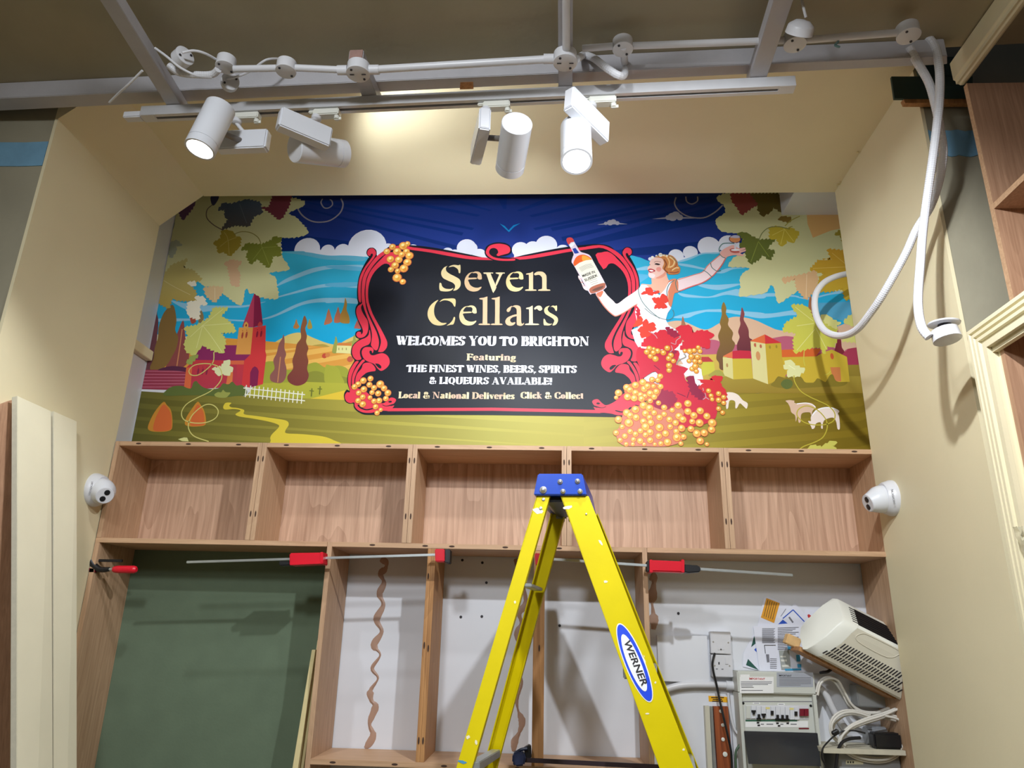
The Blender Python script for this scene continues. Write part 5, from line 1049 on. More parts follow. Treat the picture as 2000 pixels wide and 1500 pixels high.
for nm, (lt, lb, rt, rb, y0, y1, s) in RAILS.items():
    a, b = ln(lt, lb, y0, y1); c, d = ln(rt, rb, y0, y1)
    ztop = at(1100, 968, Y=2.15).z
    A, B, C_, D_ = toz(a, b, ztop), toz(a, b, 0.02), toz(c, d, ztop), toz(c, d, 0.02); RL3[nm] = (A, B, C_, D_)
    v = Vector((0, .004 * s, 0)); fl = Vector((.003 * s, .028 * s, 0)); w = (C_ - A).normalized() * .004
    bm = BM(); hexa(bm, [B, D_, D_ + v, B + v, A, C_, C_ + v, A + v])
    hexa(bm, [B, B + w, B + w + fl, B + fl, A, A + w, A + w + fl, A + fl]); hexa(bm, [D_ - w, D_, D_ + fl, D_ - w + fl, C_ - w, C_, C_ + fl, C_ - w + fl])
    bmesh.ops.recalc_face_normals(bm, faces=bm.faces); finish('rail', bm, YEL, lad, bevel=.0008)
    bm = BM(); m = (B + D_) / 2; obox(bm, m + fl * .5, X1, (0, 1, 0), Z1, (D_ - B).length + .012, .04, .04); finish('rubber_foot', bm, BLACK, lad, bevel=.004)
# cap
Yc = 2.14; v = Vector((.050, .36, .0))
n4 = [at(x, y, Y=Yc) for x, y in ((1042, 967), (1146, 967), (1137.5, 925), (1050.5, 925))]
bm = BM(); hexa(bm, [n4[0], n4[1], n4[1] + v, n4[0] + v, n4[3], n4[2], n4[2] + v, n4[3] + v]); finish('cap', bm, BLUE, lad, bevel=.003)
bm = BM(); hexa(bm, [p + Vector((0, .03, -.001)) for p in (n4[0] + Vector((.04, 0, -.014)), n4[1] + Vector((-.05, 0, -.014)), n4[1] + v * .8 + Vector((-.05, 0, -.014)), n4[0] + v * .8 + Vector((.04, 0, -.014)), n4[0] + Vector((.02, 0, 0)), n4[1] + Vector((-.02, 0, 0)), n4[1] + v * .8 + Vector((-.02, 0, 0)), n4[0] + v * .8 + Vector((.02, 0, 0)))]); finish('hinge_block', bm, BLACK, lad, bevel=.002)
for x, y, r_ in ((1061, 957, .0105), (1094, 941, .0075), (1128, 940, .0075), (1099.5, 960, .0075), (1133, 960, .0075)):
    q = at(x, y, Y=Yc - .0005); bm = BM(); lathe(bm, q, (0, -1, 0), [(0, r_), (.002, r_), (.004, r_ * .6), (.007, r_ * .5), (.0085, r_ * .3)], 16); finish('bolt', bm, ZINC, lad, smooth=True)
def on_rail(nm, x, y, off=.0012):
    A, B, C_, D_ = RL3[nm]; n = (B - A).cross(C_ - A).normalized()
    if n.y > 0: n = -n
    o_ = Vector((0, 0, CAM_Z)); d = ray(x, y); t = (A + n * off - o_).dot(n) / d.dot(n); return o_ + d * t, n
for nm, x, y, r_ in (('rear_near', 1061.5, 975.5, .005), ('rear_near', 1056, 993, .005), ('front_near', 1145, 1004, .003)):
    q, n = on_rail(nm, x, y, 0); bm = BM(); lathe(bm, q, n, [(0, r_), (.002, r_), (.003, r_ * .6)], 12); finish('bolt', bm, ZINC, lad, smooth=True)
def rail_patch(name, nm, pts, mat, off, label=None):
    P = [on_rail(nm, x, y, off)[0] for x, y in pts]; bm = BM(); vs = [bm.verts.new(p) for p in P]; f = bm.faces.new(vs); f.normal_update()
    if f.normal.y > 0: f.normal_flip()
    r = bmesh.ops.extrude_face_region(bm, geom=[f]); bmesh.ops.translate(bm, verts=[g for g in r['geom'] if isinstance(g, bmesh.types.BMVert)], vec=(0, -.0003, 0)); bmesh.ops.recalc_face_normals(bm, faces=bm.faces)
    return finish(name, bm, mat, lad, label)
def ell(cx, cy, a, b, ang, n=40):
    c, s = math.cos(math.radians(ang)), math.sin(math.radians(ang)); return [(cx + a * math.cos(2 * PI * i / n) * c - b * math.sin(2 * PI * i / n) * s, cy + a * math.cos(2 * PI * i / n) * s + b * math.sin(2 * PI * i / n) * c) for i in range(n)]
STW = paint('sticker_white', (240, 240, 240), .35, .01); STB = paint('sticker_blue', (30, 74, 220), .35, .02); PSPL = paint('dried_paint_splash', (236, 228, 196), .5, .03)
rail_patch('sticker_rim', 'front_near', ell(1239.5, 1294.5, 83, 19.5, 68), STW, .0006, 'white rim of the oval sticker'); rail_patch('sticker_band', 'front_near', ell(1239.5, 1294.5, 80.5, 17.5, 68), STB, .0012, 'blue band of the oval sticker'); rail_patch('sticker_centre', 'front_near', ell(1238.5, 1294.5, 60, 12.5, 68), STW, .0018, 'white centre of the oval sticker')
p0, n = on_rail('front_near', 1218, 1253, .0024); p1, _ = on_rail('front_near', 1254, 1341, .0024); ux = (p1 - p0).normalized(); uy = n.cross(ux)
o = text_mesh('sticker_lettering', 'WERNER', p0, ux, uy, .0175, INK, lad, bold=.035, shear=.12)
W_ = max((q.co - (p0 - wl(lad))).dot(ux) for q in o.data.vertices); kx = (p1 - p0).length / W_
for q in o.data.vertices:
    r_ = q.co - (p0 - wl(lad)); q.co += ux * r_.dot(ux) * (kx - 1)
rs = random.Random(3)
def splash(nm, cx, cy, a, b, ang, mat=PSPL):
    pts = [(x + rs.uniform(-a, a) * .18, y + rs.uniform(-b, b) * .25) for x, y in ell(cx, cy, a, b, ang, 14)]; rail_patch('paint_splash', nm, pts, mat, .0003)
for q in (('rear_near', 1050, 998, 11, 5, 15), ('front_near', 1108, 991, 9, 3.5, -15), ('front_near', 1173, 1060, 6, 2, 60), ('front_near', 1183, 1136, 4, 2.5, 10), ('front_near', 1259, 1296, 17, 2.2, 82), ('front_near', 1264, 1394, 4, 1.6, 0), ('front_near', 1335, 1464, 2.5, 2.5, 0), ('rear_near', 1006, 1176, 2, 3, 0), ('rear_near', 914, 1440, 3, 4, 60), ('rear_near', 930, 1450, 2.5, 5, -10), ('front_near', 1280, 1333, 2, 2, 0)): splash(*q)
splash('rear_near', 902, 1488, 9, 3, 12, paint('blue_paint_smear', (70, 140, 180), .5, .05))
# treads between the front rails, braces between the rear rails
zs_ = [on_rail('front_near', 1262, 1290)[0].z, 0, 0]
z_top = at(1279, 1296, Y=2.5).z; z_2 = at(1356, 1480, Y=2.5).z; dz = z_top - z_2; k = 0; z = z_top
while z > .2:
    A, B, C_, D_ = RL3['front_near']; E_, F_, G_, H_ = RL3['front_far']
    a, b = toz(A, B, z), toz(C_, D_, z); c, d = toz(E_, F_, z), toz(G_, H_, z); h = Vector((0, 0, -.028)); q = Vector((0, .004, 0))
    bm = BM(); hexa(bm, [a + h + q, b + h + q, d + h - q, c + h - q, a + q, b + q, d - q, c - q]); finish('tread', bm, STEEL, lad, bevel=.003); z -= dz
for (x0, y0), (x1, y1), th in (((1028, 1143), (1051, 1151), .010), ((925, 1497), (968, 1471), .022)):
    a, b = at(x0, y0, Y=2.12 if y0 < 1200 else 2.06), at(x1, y1, Y=2.50 if y0 < 1200 else 2.57); ax, ay, az = axes(b - a)
    bm = BM(); obox(bm, (a + b) / 2, ax, ay, az, (b - a).length, .03, th); finish('rear_brace', bm, STEEL, lad, bevel=.002)
A, B, C_, D_ = RL3['rear_far']; bm = BM(); m0 = toz(A, B, 2.02); m1 = toz(C_, D_, 2.02)
bm = BM(); hexa(bm, [p + Vector((0, dy, dz_)) for dz_ in (-.045, .045) for p, dy in ((m0 * .85 + m1 * .15, -.006), (m1 * .85 + m0 * .15, -.006), (m1 * .85 + m0 * .15, 0), (m0 * .85 + m1 * .15, 0))]); finish('hinge_plate', bm, STEEL, lad, bevel=.001)

# ---------------------------------------------------------------- clamps
def clamp_bar(parent, p, q, w=.018, th=.008, mat=STEEL):
    ax, ay, az = axes(q - p); bm = BM(); obox(bm, (p + q) / 2, ax, ay, az, (q - p).length, th, w); return finish('bar', bm, mat, parent, bevel=.001)
def pbox(name, parent, pts, Y, th, mat, bevel=.003):
    P = [at(x, y, Y=Y) for x, y in pts]; bm = BM(); poly_prism(bm, P, (0, th, 0)); return finish(name, bm, mat, parent, bevel=bevel)
YC_ = 2.70
t = thing('bar_clamp', 'red quick clamp with long steel bar across the left bays', 'clamp', at(600, 1092, Y=YC_)); clamp_bar(t, at(365, 1098, Y=YC_ + .02), at(852, 1083.5, Y=YC_ + .02), w=.0085)
pbox('clamp_head', t, [(565, 1080), (630, 1079), (630, 1101), (565, 1103)], YC_ - .012, .055, RED, .004); pbox('head_ridge', t, [(625, 1078), (631, 1078), (631, 1101.5), (625, 1102)], YC_ - .016, .06, RED, .002)
pbox('head_ridge', t, [(566, 1100), (630, 1098), (630, 1101), (566, 1104)], YC_ - .017, .06, RED, .001); pbox('trigger', t, [(544, 1096), (566, 1096), (566, 1104), (546, 1105)], YC_, .04, BLACK)
pbox('fixed_jaw', t, [(849, 1072), (868, 1072), (868, 1097), (850, 1097)], YC_ - .012, .045, RED); pbox('jaw_pad', t, [(868, 1073), (879, 1072), (878, 1100), (869, 1099)], YC_ + .0, .06, BLACK)
t = thing('bar_clamp', 'red quick clamp with steel bar across the right bay behind the ladder', 'clamp', at(1300, 1106, Y=YC_)); clamp_bar(t, at(1046, 1090, Y=YC_ + .02), at(1548, 1123.5, Y=YC_ + .02), w=.009)
pbox('clamp_head', t, [(1269, 1093.5), (1336, 1096.5), (1337, 1118), (1269, 1116)], YC_ - .012, .055, RED, .004)
for x in (1269, 1331): pbox('head_ridge', t, [(x, 1092.5), (x + 6, 1093), (x + 6, 1119), (x, 1118)], YC_ - .016, .06, RED, .002)
pbox('trigger', t, [(1337, 1102), (1362, 1104), (1369, 1108), (1368, 1117), (1345, 1119), (1337, 1117)], YC_, .04, BLACK); pbox('jaw_pad', t, [(1264, 1095), (1269, 1094), (1269, 1117), (1264, 1116)], YC_, .05, BLACK)
pbox('fixed_jaw', t, [(1044, 1080), (1062, 1081), (1062, 1104), (1046, 1104)], YC_ - .012, .045, RED)
Yl = 2.80; t = thing('screw_clamp', 'small clamp with red handle at the left end of the shelves', 'clamp', at(215, 1105, Y=Yl))
clamp_bar(t, at(176, 1094.5, Y=Yl + .0), at(239, 1095.5, Y=Yl), w=.010, mat=BLACK); bm = BM(); tube(bm, crom([at(x, y, Y=Yl - .01) for x, y in ((178, 1096), (184, 1105), (194, 1112), (206, 1112.5), (214, 1111.5))], False, 5), .011, 10, rfun=lambda i, k: .014 - .006 * i / k); finish('moving_jaw', bm, BLACK, t, smooth=True)
a, b = at(214, 1112, Y=Yl - .01), at(222, 1112, Y=Yl - .01); bm = BM(); cyl(bm, a, b, .006, 12); finish('screw_shaft', bm, STEEL, t, smooth=True)
a, b = at(221, 1112, Y=Yl - .01), at(267, 1112.5, Y=Yl - .01); bm = BM(); lathe(bm, a, b - a, [(0, .009), (.006, .0125), (.02, .014), ((b - a).length - .012, .0145), ((b - a).length - .004, .0125), ((b - a).length, .008)], 18); finish('handle', bm, RED, t, smooth=True)
pbox('jaw_pad', t, [(172, 1108), (185, 1109), (184, 1119), (173, 1119)], Yl - .02, .02, MAROON)
Yb2 = 2.70; t = thing('bar_clamp', 'dark blue and black clamp lying along the bottom shelf behind the ladder', 'clamp', at(1020, 1480, Y=Yb2)); NAVY = paint('navy_plastic', (30, 40, 72), .45, .1, 20)
clamp_bar(t, at(1020, 1484, Y=Yb2 + .03), at(1330, 1500, Y=Yb2 + .03), w=.014, mat=paint('dark_bar', (52, 38, 44), .4, .1, 30)); pbox('clamp_head', t, [(1001, 1473), (1008, 1468), (1024, 1470), (1027, 1480), (1024, 1496), (1006, 1498), (1000, 1490)], Yb2, .05, NAVY, .005)
pbox('fixed_jaw', t, [(1022, 1462), (1034, 1455), (1037, 1457), (1038, 1482), (1028, 1482)], Yb2 + .03, .04, BLACK, .004); bm = BM(); tube(bm, crom([at(x, y, Y=Yb2 + .02) for x, y in ((1008, 1470), (1018, 1464), (1030, 1462))], False, 4), .005, 8); finish('trigger', bm, NAVY, t, smooth=True)
pbox('end_stop', t, [(1322, 1488), (1345, 1484), (1350, 1510), (1322, 1510)], Yb2, .05, NAVY, .005)

# ---------------------------------------------------------------- electrics on the right wall
YW = 3.0498
def wbox(name, label, cat, pts, d, mat, bevel=.002, Y=YW, group=None):
    P = [at(x, y, Y=Y - d) for x, y in pts]; t = thing(name, label, cat, sum(P, Vector()) / len(P), group); bm = BM(); poly_prism(bm, P, (0, d, 0)); finish('cover_plate' if cat in ('socket', 'switch') else 'casing', bm, mat, t, bevel=bevel); return t
wbox('cover_board', 'square white cover board on the wall left of the socket', 'cover', [(1283, 1241), (1381, 1242), (1387, 1335), (1287, 1330)], .022, WHITEW, .001)
t = wbox('fused_spur', 'white fused connection plate above the single socket', 'socket', [(1387, 1233), (1427, 1234), (1428.5, 1278), (1389, 1276)], .032, PVC)
def wdot(t, nm, x, y, r, mat, Y, ry=None):
    q = at(x, y, Y=Y); bm = BM(); lathe(bm, q, (0, -1, 0), [(0, r), (.0015, r * .9)], 12); finish(nm, bm, mat, t)
for x, y in ((1393, 1253.5), (1422.5, 1255), (1408, 1268.5)): wdot(t, 'screw', x, y, .0032, ZINC, YW - .032)
def wrect(t, nm, x0, y0, x1, y1, mat, Y, th=.0015, label=None):
    P = [at(a, b, Y=Y) for a, b in ((x0, y0), (x1, y0), (x1, y1), (x0, y1))]; bm = BM(); poly_prism(bm, P, (0, -th, 0)); return finish(nm, bm, mat, t, label)
wrect(t, 'fuse_holder', 1402, 1261, 1415, 1269, PVC, YW - .032)
t = wbox('power_socket', 'white single power socket with black cable passing over it', 'socket', [(1389, 1278.5), (1430, 1279.5), (1432, 1323), (1391, 1322)], .032, PVC)
for x, y in ((1396, 1300), (1425, 1300.5)): wdot(t, 'screw', x, y, .0032, ZINC, YW - .032)
wrect(t, 'rocker_switch', 1416.5, 1284.5, 1422, 1297, PVC, YW - .032, .003); wrect(t, 'socket_slot', 1403, 1293, 1405.5, 1298, DARK, YW - .032, .0003); wrect(t, 'socket_slot', 1398, 1305.5, 1402, 1307.5, INKG, YW - .032, .0003); wrect(t, 'socket_slot', 1409, 1306, 1413, 1308, INKG, YW - .032, .0003)
tubething('flexible_conduit', 'white conduit curving below the cover board to the fuse board', 'conduit', [at(x, y, Y=3.03) for x, y in ((1290, 1352), (1305, 1345), (1325, 1339.5), (1350, 1337), (1380, 1337), (1410, 1338), (1434, 1340))], .0125, PVC, 12, 6)
q = at(1418, 1338.5, Y=3.03); bm = BM(); cyl(bm, q, at(1435, 1340, Y=3.03), .0165, 16); finish('conduit_coupler', bm, PVC, loc=q, smooth=True, cat='coupler', label='white coupler where the curved conduit meets the fuse board')
tubething('cable', 'black flex running down over the socket and hardwood batten', 'cable', [at(x, y, Y=Y) for x, y, Y in ((1396, 1276, 3.012), (1393, 1286, 3.005), (1391.5, 1298, 3.004), (1394, 1315, 3.004), (1400, 1340, 3.01), (1406, 1370, 3.0), (1413, 1400, 2.985), (1422, 1440, 2.98), (1428, 1470, 2.98), (1430, 1510, 2.98))], .0042, BLACK, 8)
t = wbox('warning_label', 'small yellow warning label below the socket', 'label', [(1383.5, 1359), (1420, 1361), (1422, 1372), (1384.5, 1370)], .0008, paint('warning_yellow', (238, 176, 20), .5, .03), 0)
for k, (a, b) in enumerate(((1389, 1414), (1392, 1410), (1391, 1412))): wrect(t, 'print_line', a, 1361.4 + k * 3.6, b, 1363.2 + k * 3.6, INK, YW - .0010, .0003)
bxp_ = lambda nm, lab, cat, x0, y0, x1, y1, x2, x3, d, mat: wbox(nm, lab, cat, [(x0, y0), (x1, y0), (x3, y1), (x2, y1)], d, mat, .001)
bxp_('metal_trunking', 'pale steel strip left of the hardwood batten', 'trunking', 1376.5, 1379, 1386, 1512, 1383, 1392.5, .03, paint('cream_steel', (200, 196, 178), .4, .03)); bxp_('metal_trunking', 'narrow shiny steel strip against the hardwood batten', 'trunking', 1387, 1379.5, 1392, 1512, 1394, 1399, .018, STEEL)
hb = bxp_('hardwood_batten', 'reddish hardwood batten with pale screw cups below the yellow label', 'batten', 1394, 1380, 1422, 1512, 1402.5, 1432, .026, HARD)
for x, y, r_ in ((1407.5, 1389, .006), (1411.5, 1416, .006), (1412, 1444, .0065), (1416, 1473, .0085)):
    q = at(x, y, Y=YW - .026); bm = BM(); lathe(bm, q, (0, -1, 0), [(0, r_), (.003, r_), (.004, r_ * .7)], 14); finish('screw_cup', bm, PVCO, hb, smooth=True)
bxp_('cable_trunking', 'narrow white upright trunking beside the fuse board', 'trunking', 1426, 1358, 1433, 1512, 1436, 1445, .016, PVC)
tubething('cable', 'thin white cable bending down beside the fuse board', 'cable', [at(x, y, Y=3.02) for x, y in ((1422, 1353), (1424, 1375), (1428, 1400), (1433, 1420), (1438, 1430), (1444, 1436))], .0045, PVC, 8)
tubething('cable', 'dark green cable below the fuse board corner', 'cable', [at(x, y, Y=3.0) for x, y in ((1452, 1445), (1444, 1456), (1438, 1466), (1436.5, 1480), (1438, 1512))], .0045, paint('green_sheath', (70, 92, 70), .5, .05), 8)
# consumer unit
Yu = 2.955
P = [at(x, y, Y=Yu) for x, y in ((1439, 1310.5), (1590, 1318), (1596, 1500), (1455, 1500))]
x0, x1_, zt, zb_ = P[0].x, P[1].x, P[0].z, P[2].z - .02
cu = thing('fuse_board', 'grey consumer unit with breakers and smoked flap hanging open', 'fuse board', ((x0 + x1_) / 2, YW, zb_))
GREY = paint('light_grey_casing', (204, 206, 198), .45, .02, 8)
zw1, zw0 = at(1500, 1355, Y=Yu).z, at(1500, 1426, Y=Yu).z
bm = BM(); box(bm, x0, x1_, Yu, YW, zw1, zt); finish('casing', bm, GREY, cu, bevel=.004)
bm = BM(); box(bm, x0, x0 + .012, Yu, YW, zb_, zw1 + .001); box(bm, x1_ - .012, x1_, Yu, YW, zb_, zw1 + .001); finish('side_wall', bm, GREY, cu, bevel=.001)
bm = BM(); box(bm, x0 + .012, x1_ - .012, Yu + .018, YW, zb_, zw1); finish('inner_panel', bm, GREY, cu)
Yi = Yu + .0178
wrect(cu, 'panel_seam', 1450, 1369.5, 1588, 1371, INKG, Yi, .0004)
for x, y in ((1451.5, 1373.5), (1583.5, 1378.5)): wdot(cu, 'screw', x, y, .0048, BLACK, Yi)
wrect(cu, 'breaker_recess', 1456, 1377.5, 1579, 1405, PVC, Yi, .002)
def brk(x0, x1, y0, y1, mat, nm, th=.006): wrect(cu, nm, x0, y0, x1, y1, mat, Yi - .002, th)
sl = lambda x: 1377.5 + (x - 1456) * .03
for k, x in enumerate((1457, 1467, 1477, 1486.5, 1496, 1505, 1514.5, 1523.5, 1533, 1542.5, 1551.5)):
    brk(x, x + 8.6, sl(x) + 1, sl(x) + 25, ENAMEL if k not in (0,) else GREY, 'breaker', .004)
for x, dn in ((1471.5, 0), (1481.5, 1), (1491, .8), (1518, 1), (1527.5, 1), (1536.5, 1)):
    y = sl(x) + 9 + dn * 7.5; wrect(cu, 'breaker_lever', x - 2.2, y, x + 2.2, y + 8, BLACK, Yi - .006, .008); wrect(cu, 'breaker_lever', x - 4.2, y + (7 if dn == 1 else 0), x + 4.2, y + (10 if dn == 1 else 3), BLACK, Yi - .006, .006)
for x in (1507.5, 1554): wrect(cu, 'breaker_lever', x - 2.6, sl(x) + 9, x + 2.6, sl(x) + 17, BLACK, Yi - .006, .006); wrect(cu, 'test_button', x - 12, sl(x) + 2, x - 4, sl(x) + 6, paint('pale_yellow_tag', (226, 214, 140), .5, .02) if 'pale_yellow_tag' not in bpy.data.materials else bpy.data.materials['pale_yellow_tag'], Yi - .006, .0005)
for x in (1561, 1570): wrect(cu, 'main_switch', x, 1384, x + 8, 1398, MAROON, Yi - .006, .008)
wrect(cu, 'name_strip', 1456, 1408.5, 1578, 1420.5, STW, Yi, .001); wrect(cu, 'green_line', 1456, 1406, 1557, 1409, paint('strip_green', (40, 96, 72), .5, .03), Yi - .001, .0005); wrect(cu, 'red_line', 1560, 1421.5, 1580, 1424, MAROON, Yi - .001, .0005)
for x, y in ((1478, 1410), (1479.5, 1415), (1516, 1411), (1519, 1416), (1536, 1411)): wrect(cu, 'ink_mark', x, y, x + 5, y + 3.4, INK, Yi - .001, .0004)
for a, b in ((1486, 1492), (1497, 1510), (1524, 1530), (1544, 1556)): wrect(cu, 'ink_mark', a, 1413.5, b, 1415.5, INKG, Yi - .001, .0004)
for a in (1470.5, 1518.5): wrect(cu, 'tag', a, 1371.8 + (a - 1470) * .04, a + 14, 1375.5 + (a - 1470) * .04, STW, Yi, .0008); wrect(cu, 'ink_mark', a + 2, 1373 + (a - 1470) * .04, a + 12, 1374 + (a - 1470) * .04, INKG, Yi - .0009, .0002)
wrect(cu, 'notice_label', 1445, 1322, 1511, 1354, STW, Yu, .0006); wrect(cu, 'notice_label', 1446, 1317.5, 1464, 1322, STW, Yu, .0006)
pA = at(1463, 1327.5, Y=Yu - .0012); text_mesh('notice_heading', 'IMPORTANT', pA, X1, Z1, .0075, INKR, cu, bold=.02)
for k, (a, b) in enumerate(((1447, 1508), (1447, 1507), (1447, 1500), (1447, 1470))): wrect(cu, 'print_line', a, 1331 + k * 2.7, b, 1332.2 + k * 2.7, INKG, Yu - .0006, .0003)
for y, b in ((1342, 1472), (1348, 1490)): wrect(cu, 'print_line', 1448, y, b, y + 1, INK, Yu - .0006, .0003)
wrect(cu, 'grey_notice', 1517, 1313.5, 1588, 1342, paint('silver_label', (168, 172, 182), .4, .04, 20), Yu, .0006, 'silver grey notice'); text_mesh('notice_heading', 'IMPORTANT', at(1521, 1321, Y=Yu - .0012), X1, Z1, .006, INK, cu, bold=.02)
for k in range(6): wrect(cu, 'print_line', 1522, 1323 + k * 2.9, 1584 - (k == 5) * 20, 1324.1 + k * 2.9, INKG, Yu - .0006, .0003)
m, nt_, b_ = nmat('smoked_plastic'); b_.inputs['Base Color'].default_value = lin((48, 50, 54)); b_.inputs['Roughness'].default_value = .15; b_.inputs['Alpha'].default_value = .88; SMOKE = m
P = [at(1453, 1428, Y=2.955), at(1597, 1432, Y=2.955), at(1604, 1497, Y=2.87), at(1462, 1492, Y=2.87)]; bm = BM(); poly_prism(bm, P, (0, .003, .001)); finish('smoked_flap', bm, SMOKE, cu, bevel=.001)
# papers pinned behind
def paper(label, pts, d, mat, extra=()):
    P = [at(x, y, Y=YW - d) for x, y in pts]; t = thing('paper_sheet', label, 'paper', sum(P, Vector()) / len(P), 'papers pinned above the fuse board'); bm = BM(); poly_prism(bm, P, (0, .0006, 0)); finish('sheet', bm, mat, t)
    for i_, (nm, q, mt) in enumerate(extra):
        P = [at(x, y, Y=YW - d - .0005 - i_ * .00004) for x, y in q]; bm = BM(); poly_prism(bm, P, (0, .0004, 0)); finish(nm, bm, mt, t)
PAP = paint('white_paper', (226, 228, 240), .6, .02, 20); ORG = paint('orange_print', (226, 158, 40), .6, .03); BLP = paint('blue_print', (40, 84, 190), .6, .03); GRP = paint('green_print', (30, 84, 72), .6, .03); CYP = paint('cyan_print', (60, 150, 190), .6, .03)
def lnq(x0, y0, x1, y1, w=.7):
    dx, dy = x1 - x0, y1 - y0; l = math.hypot(dx, dy); nx, ny = -dy / l * w, dx / l * w; return [(x0 + nx, y0 + ny), (x1 + nx, y1 + ny), (x1 - nx, y1 - ny), (x0 - nx, y0 - ny)]
paper('sheet with orange printed block at the top of the papers', [(1492, 1168), (1500, 1165), (1548, 1184), (1532, 1236), (1480, 1222)], .004, PAP, [('orange_block', [(1497, 1168), (1523, 1178), (1512, 1217), (1486, 1206)], ORG)] + [('print_line', lnq(1500 + k * 4.2, 1172 + k * 1.4, 1492 + k * 4.2, 1204 + k * 1.4, .5), INK) for k in range(5)] + [('print_line', lnq(1535, 1189, 1525, 1204, .5), INKG)])
paper('tilted sheet with a blue printed border', [(1552, 1178), (1584, 1212), (1560, 1250), (1518, 1218)], .006, PAP, [('blue_border', lnq(1549, 1191, 1571, 1214, 1), BLP), ('blue_border', lnq(1549, 1191, 1529, 1208, 1), BLP), ('blue_block', [(1529, 1210), (1540, 1219), (1519, 1220)], BLP), ('print_line', lnq(1541, 1205, 1549, 1216, 1.6), INKG)])
paper('sheet corner with a red blot beside the heater', [(1572, 1190), (1640, 1196), (1636, 1260), (1566, 1250)], .003, PAP, [('red_blot', [(1577, 1201), (1580, 1199.5), (1586, 1204), (1582, 1208), (1578, 1206)], INKR)])
paper('green-cornered leaflet left of the big document', [(1473, 1238), (1452, 1276), (1451, 1302), (1484, 1310), (1500, 1240)], .004, PAP, [('green_corner', [(1473, 1242), (1477, 1256), (1467, 1264)], GRP), ('green_corner', [(1461, 1287), (1482, 1309), (1457, 1299)], GRP), ('blue_corner', [(1477, 1265), (1478, 1274), (1473, 1269)], BLP)])
ex_ = []
for k in range(22): ex_.append(('print_line', [(1488.5, 1227 + k * 1.35), (1514 - (k % 4), 1227 + k * 1.35), (1514 - (k % 4), 1227.6 + k * 1.35), (1488.5, 1227.6 + k * 1.35)], INKG))
for k in range(14): ex_.append(('print_line', [(1519, 1226 + k * 3.2), (1560 - (k % 3) * 6, 1224.5 + k * 3.2), (1560 - (k % 3) * 6, 1225.6 + k * 3.2), (1519, 1227.2 + k * 3.2)], INKG))
for k in range(6): ex_.append(('print_line', [(1504, 1286 + k * 3.6), (1517, 1286.4 + k * 3.6), (1517, 1287.3 + k * 3.6), (1504, 1287 + k * 3.6)], INKG))
ex_ += [('print_line', lnq(1493, 1260, 1515, 1260, .5), INK), ('print_line', lnq(1493, 1260, 1495, 1276, .5), INK), ('grey_block', [(1496, 1278), (1502, 1278), (1503, 1293), (1498, 1293)], INKG), ('grey_panel', [(1521, 1270), (1541, 1270), (1545, 1308), (1526, 1308)], paint('grey_print', (160, 164, 160), .6, .05))]
ex_ += [('cyan_block', q, CYP) for q in ([(1538, 1262), (1552, 1264), (1550, 1270), (1539, 1269)], [(1555, 1279), (1563, 1279), (1563, 1292), (1556, 1292)], [(1557, 1297), (1565, 1297), (1565, 1304), (1558, 1304)], [(1532, 1306), (1565, 1305.5), (1565, 1309), (1534, 1310)])]
ex_ += [('pale_block', q, PVCO) for q in ([(1524, 1281), (1535, 1281), (1535, 1284), (1524, 1284)], [(1525, 1288), (1537, 1288), (1537, 1292), (1526, 1292)], [(1527, 1299), (1540, 1298), (1541, 1302), (1528, 1303)])]
paper('large printed document hanging over the fuse board', [(1471, 1223), (1600, 1213), (1640, 1316), (1484, 1312)], .009, PAP, ex_)
# heater on its plank
ht = thing('fan_heater', 'white wall heater with black grille tilted on a plank at the right', 'heater', at(1680, 1260, Y=2.93))
prof = [(1562, 1242, 2.87), (1564, 1226, 2.88), (1575, 1212, 2.89), (1608, 1181, 2.91), (1626, 1169, 2.91), (1636, 1170, 2.90), (1641, 1176, 2.88), (1649.5, 1207, 2.80), (1648, 1213, 2.792), (1636, 1223, 2.795), (1616, 1243, 2.805), (1596, 1257, 2.82), (1576, 1268, 2.84), (1568, 1268, 2.85)]
A3 = [at(x, y, Y=Y) for x, y, Y in prof]
e1 = (at(1752, 1259, Y=2.80) - at(1649.5, 1207, Y=2.80)); e1 = e1 * ((1.2325 - A3[7].x) / e1.x)
HW = paint('heater_white', (232, 232, 222), .4, .02, 8); HB = paint('heater_beige', (206, 200, 182), .5, .03, 10)
bm = BM(); cc = sum(A3, Vector()) / len(A3); e1n = e1.normalized()
i0 = [cc + (p - cc) * .93 - e1n * .004 for p in A3]; i1 = A3; i2 = [p + e1n * .05 for p in A3]
R_ = [[bm.verts.new(p) for p in r] for r in (i0, i1, i2)]; n_ = len(A3)
bm.faces.new(R_[0])
for a in range(2):
    for k in range(n_): bm.faces.new((R_[a][k], R_[a + 1][k], R_[a + 1][(k + 1) % n_], R_[a][(k + 1) % n_]))
bm.faces.new(R_[2][::-1]); bmesh.ops.recalc_face_normals(bm, faces=bm.faces); finish('end_cap', bm, HW, ht, smooth=True)
bm = BM(); P0 = [p + e1n * .051 for p in A3]; P1 = [p + e1n * ((1.2325 - p.x) / e1n.x) for p in A3]; r0 = [bm.verts.new(p) for p in P0]; r1_ = [bm.verts.new(p) for p in P1]
for k in range(n_):
    f = bm.faces.new((r0[k], r1_[k], r1_[(k + 1) % n_], r0[(k + 1) % n_])); f.material_index = 0 if k in (0, 1, 2, 3, 4, 5, 7) else 1
    if k == 6: f.material_index = 2
bm.faces.new(r0); bm.faces.new(r1_[::-1]); bmesh.ops.recalc_face_normals(bm, faces=bm.faces); finish('casing', bm, [HW, HB, BLACK], ht, smooth=False)
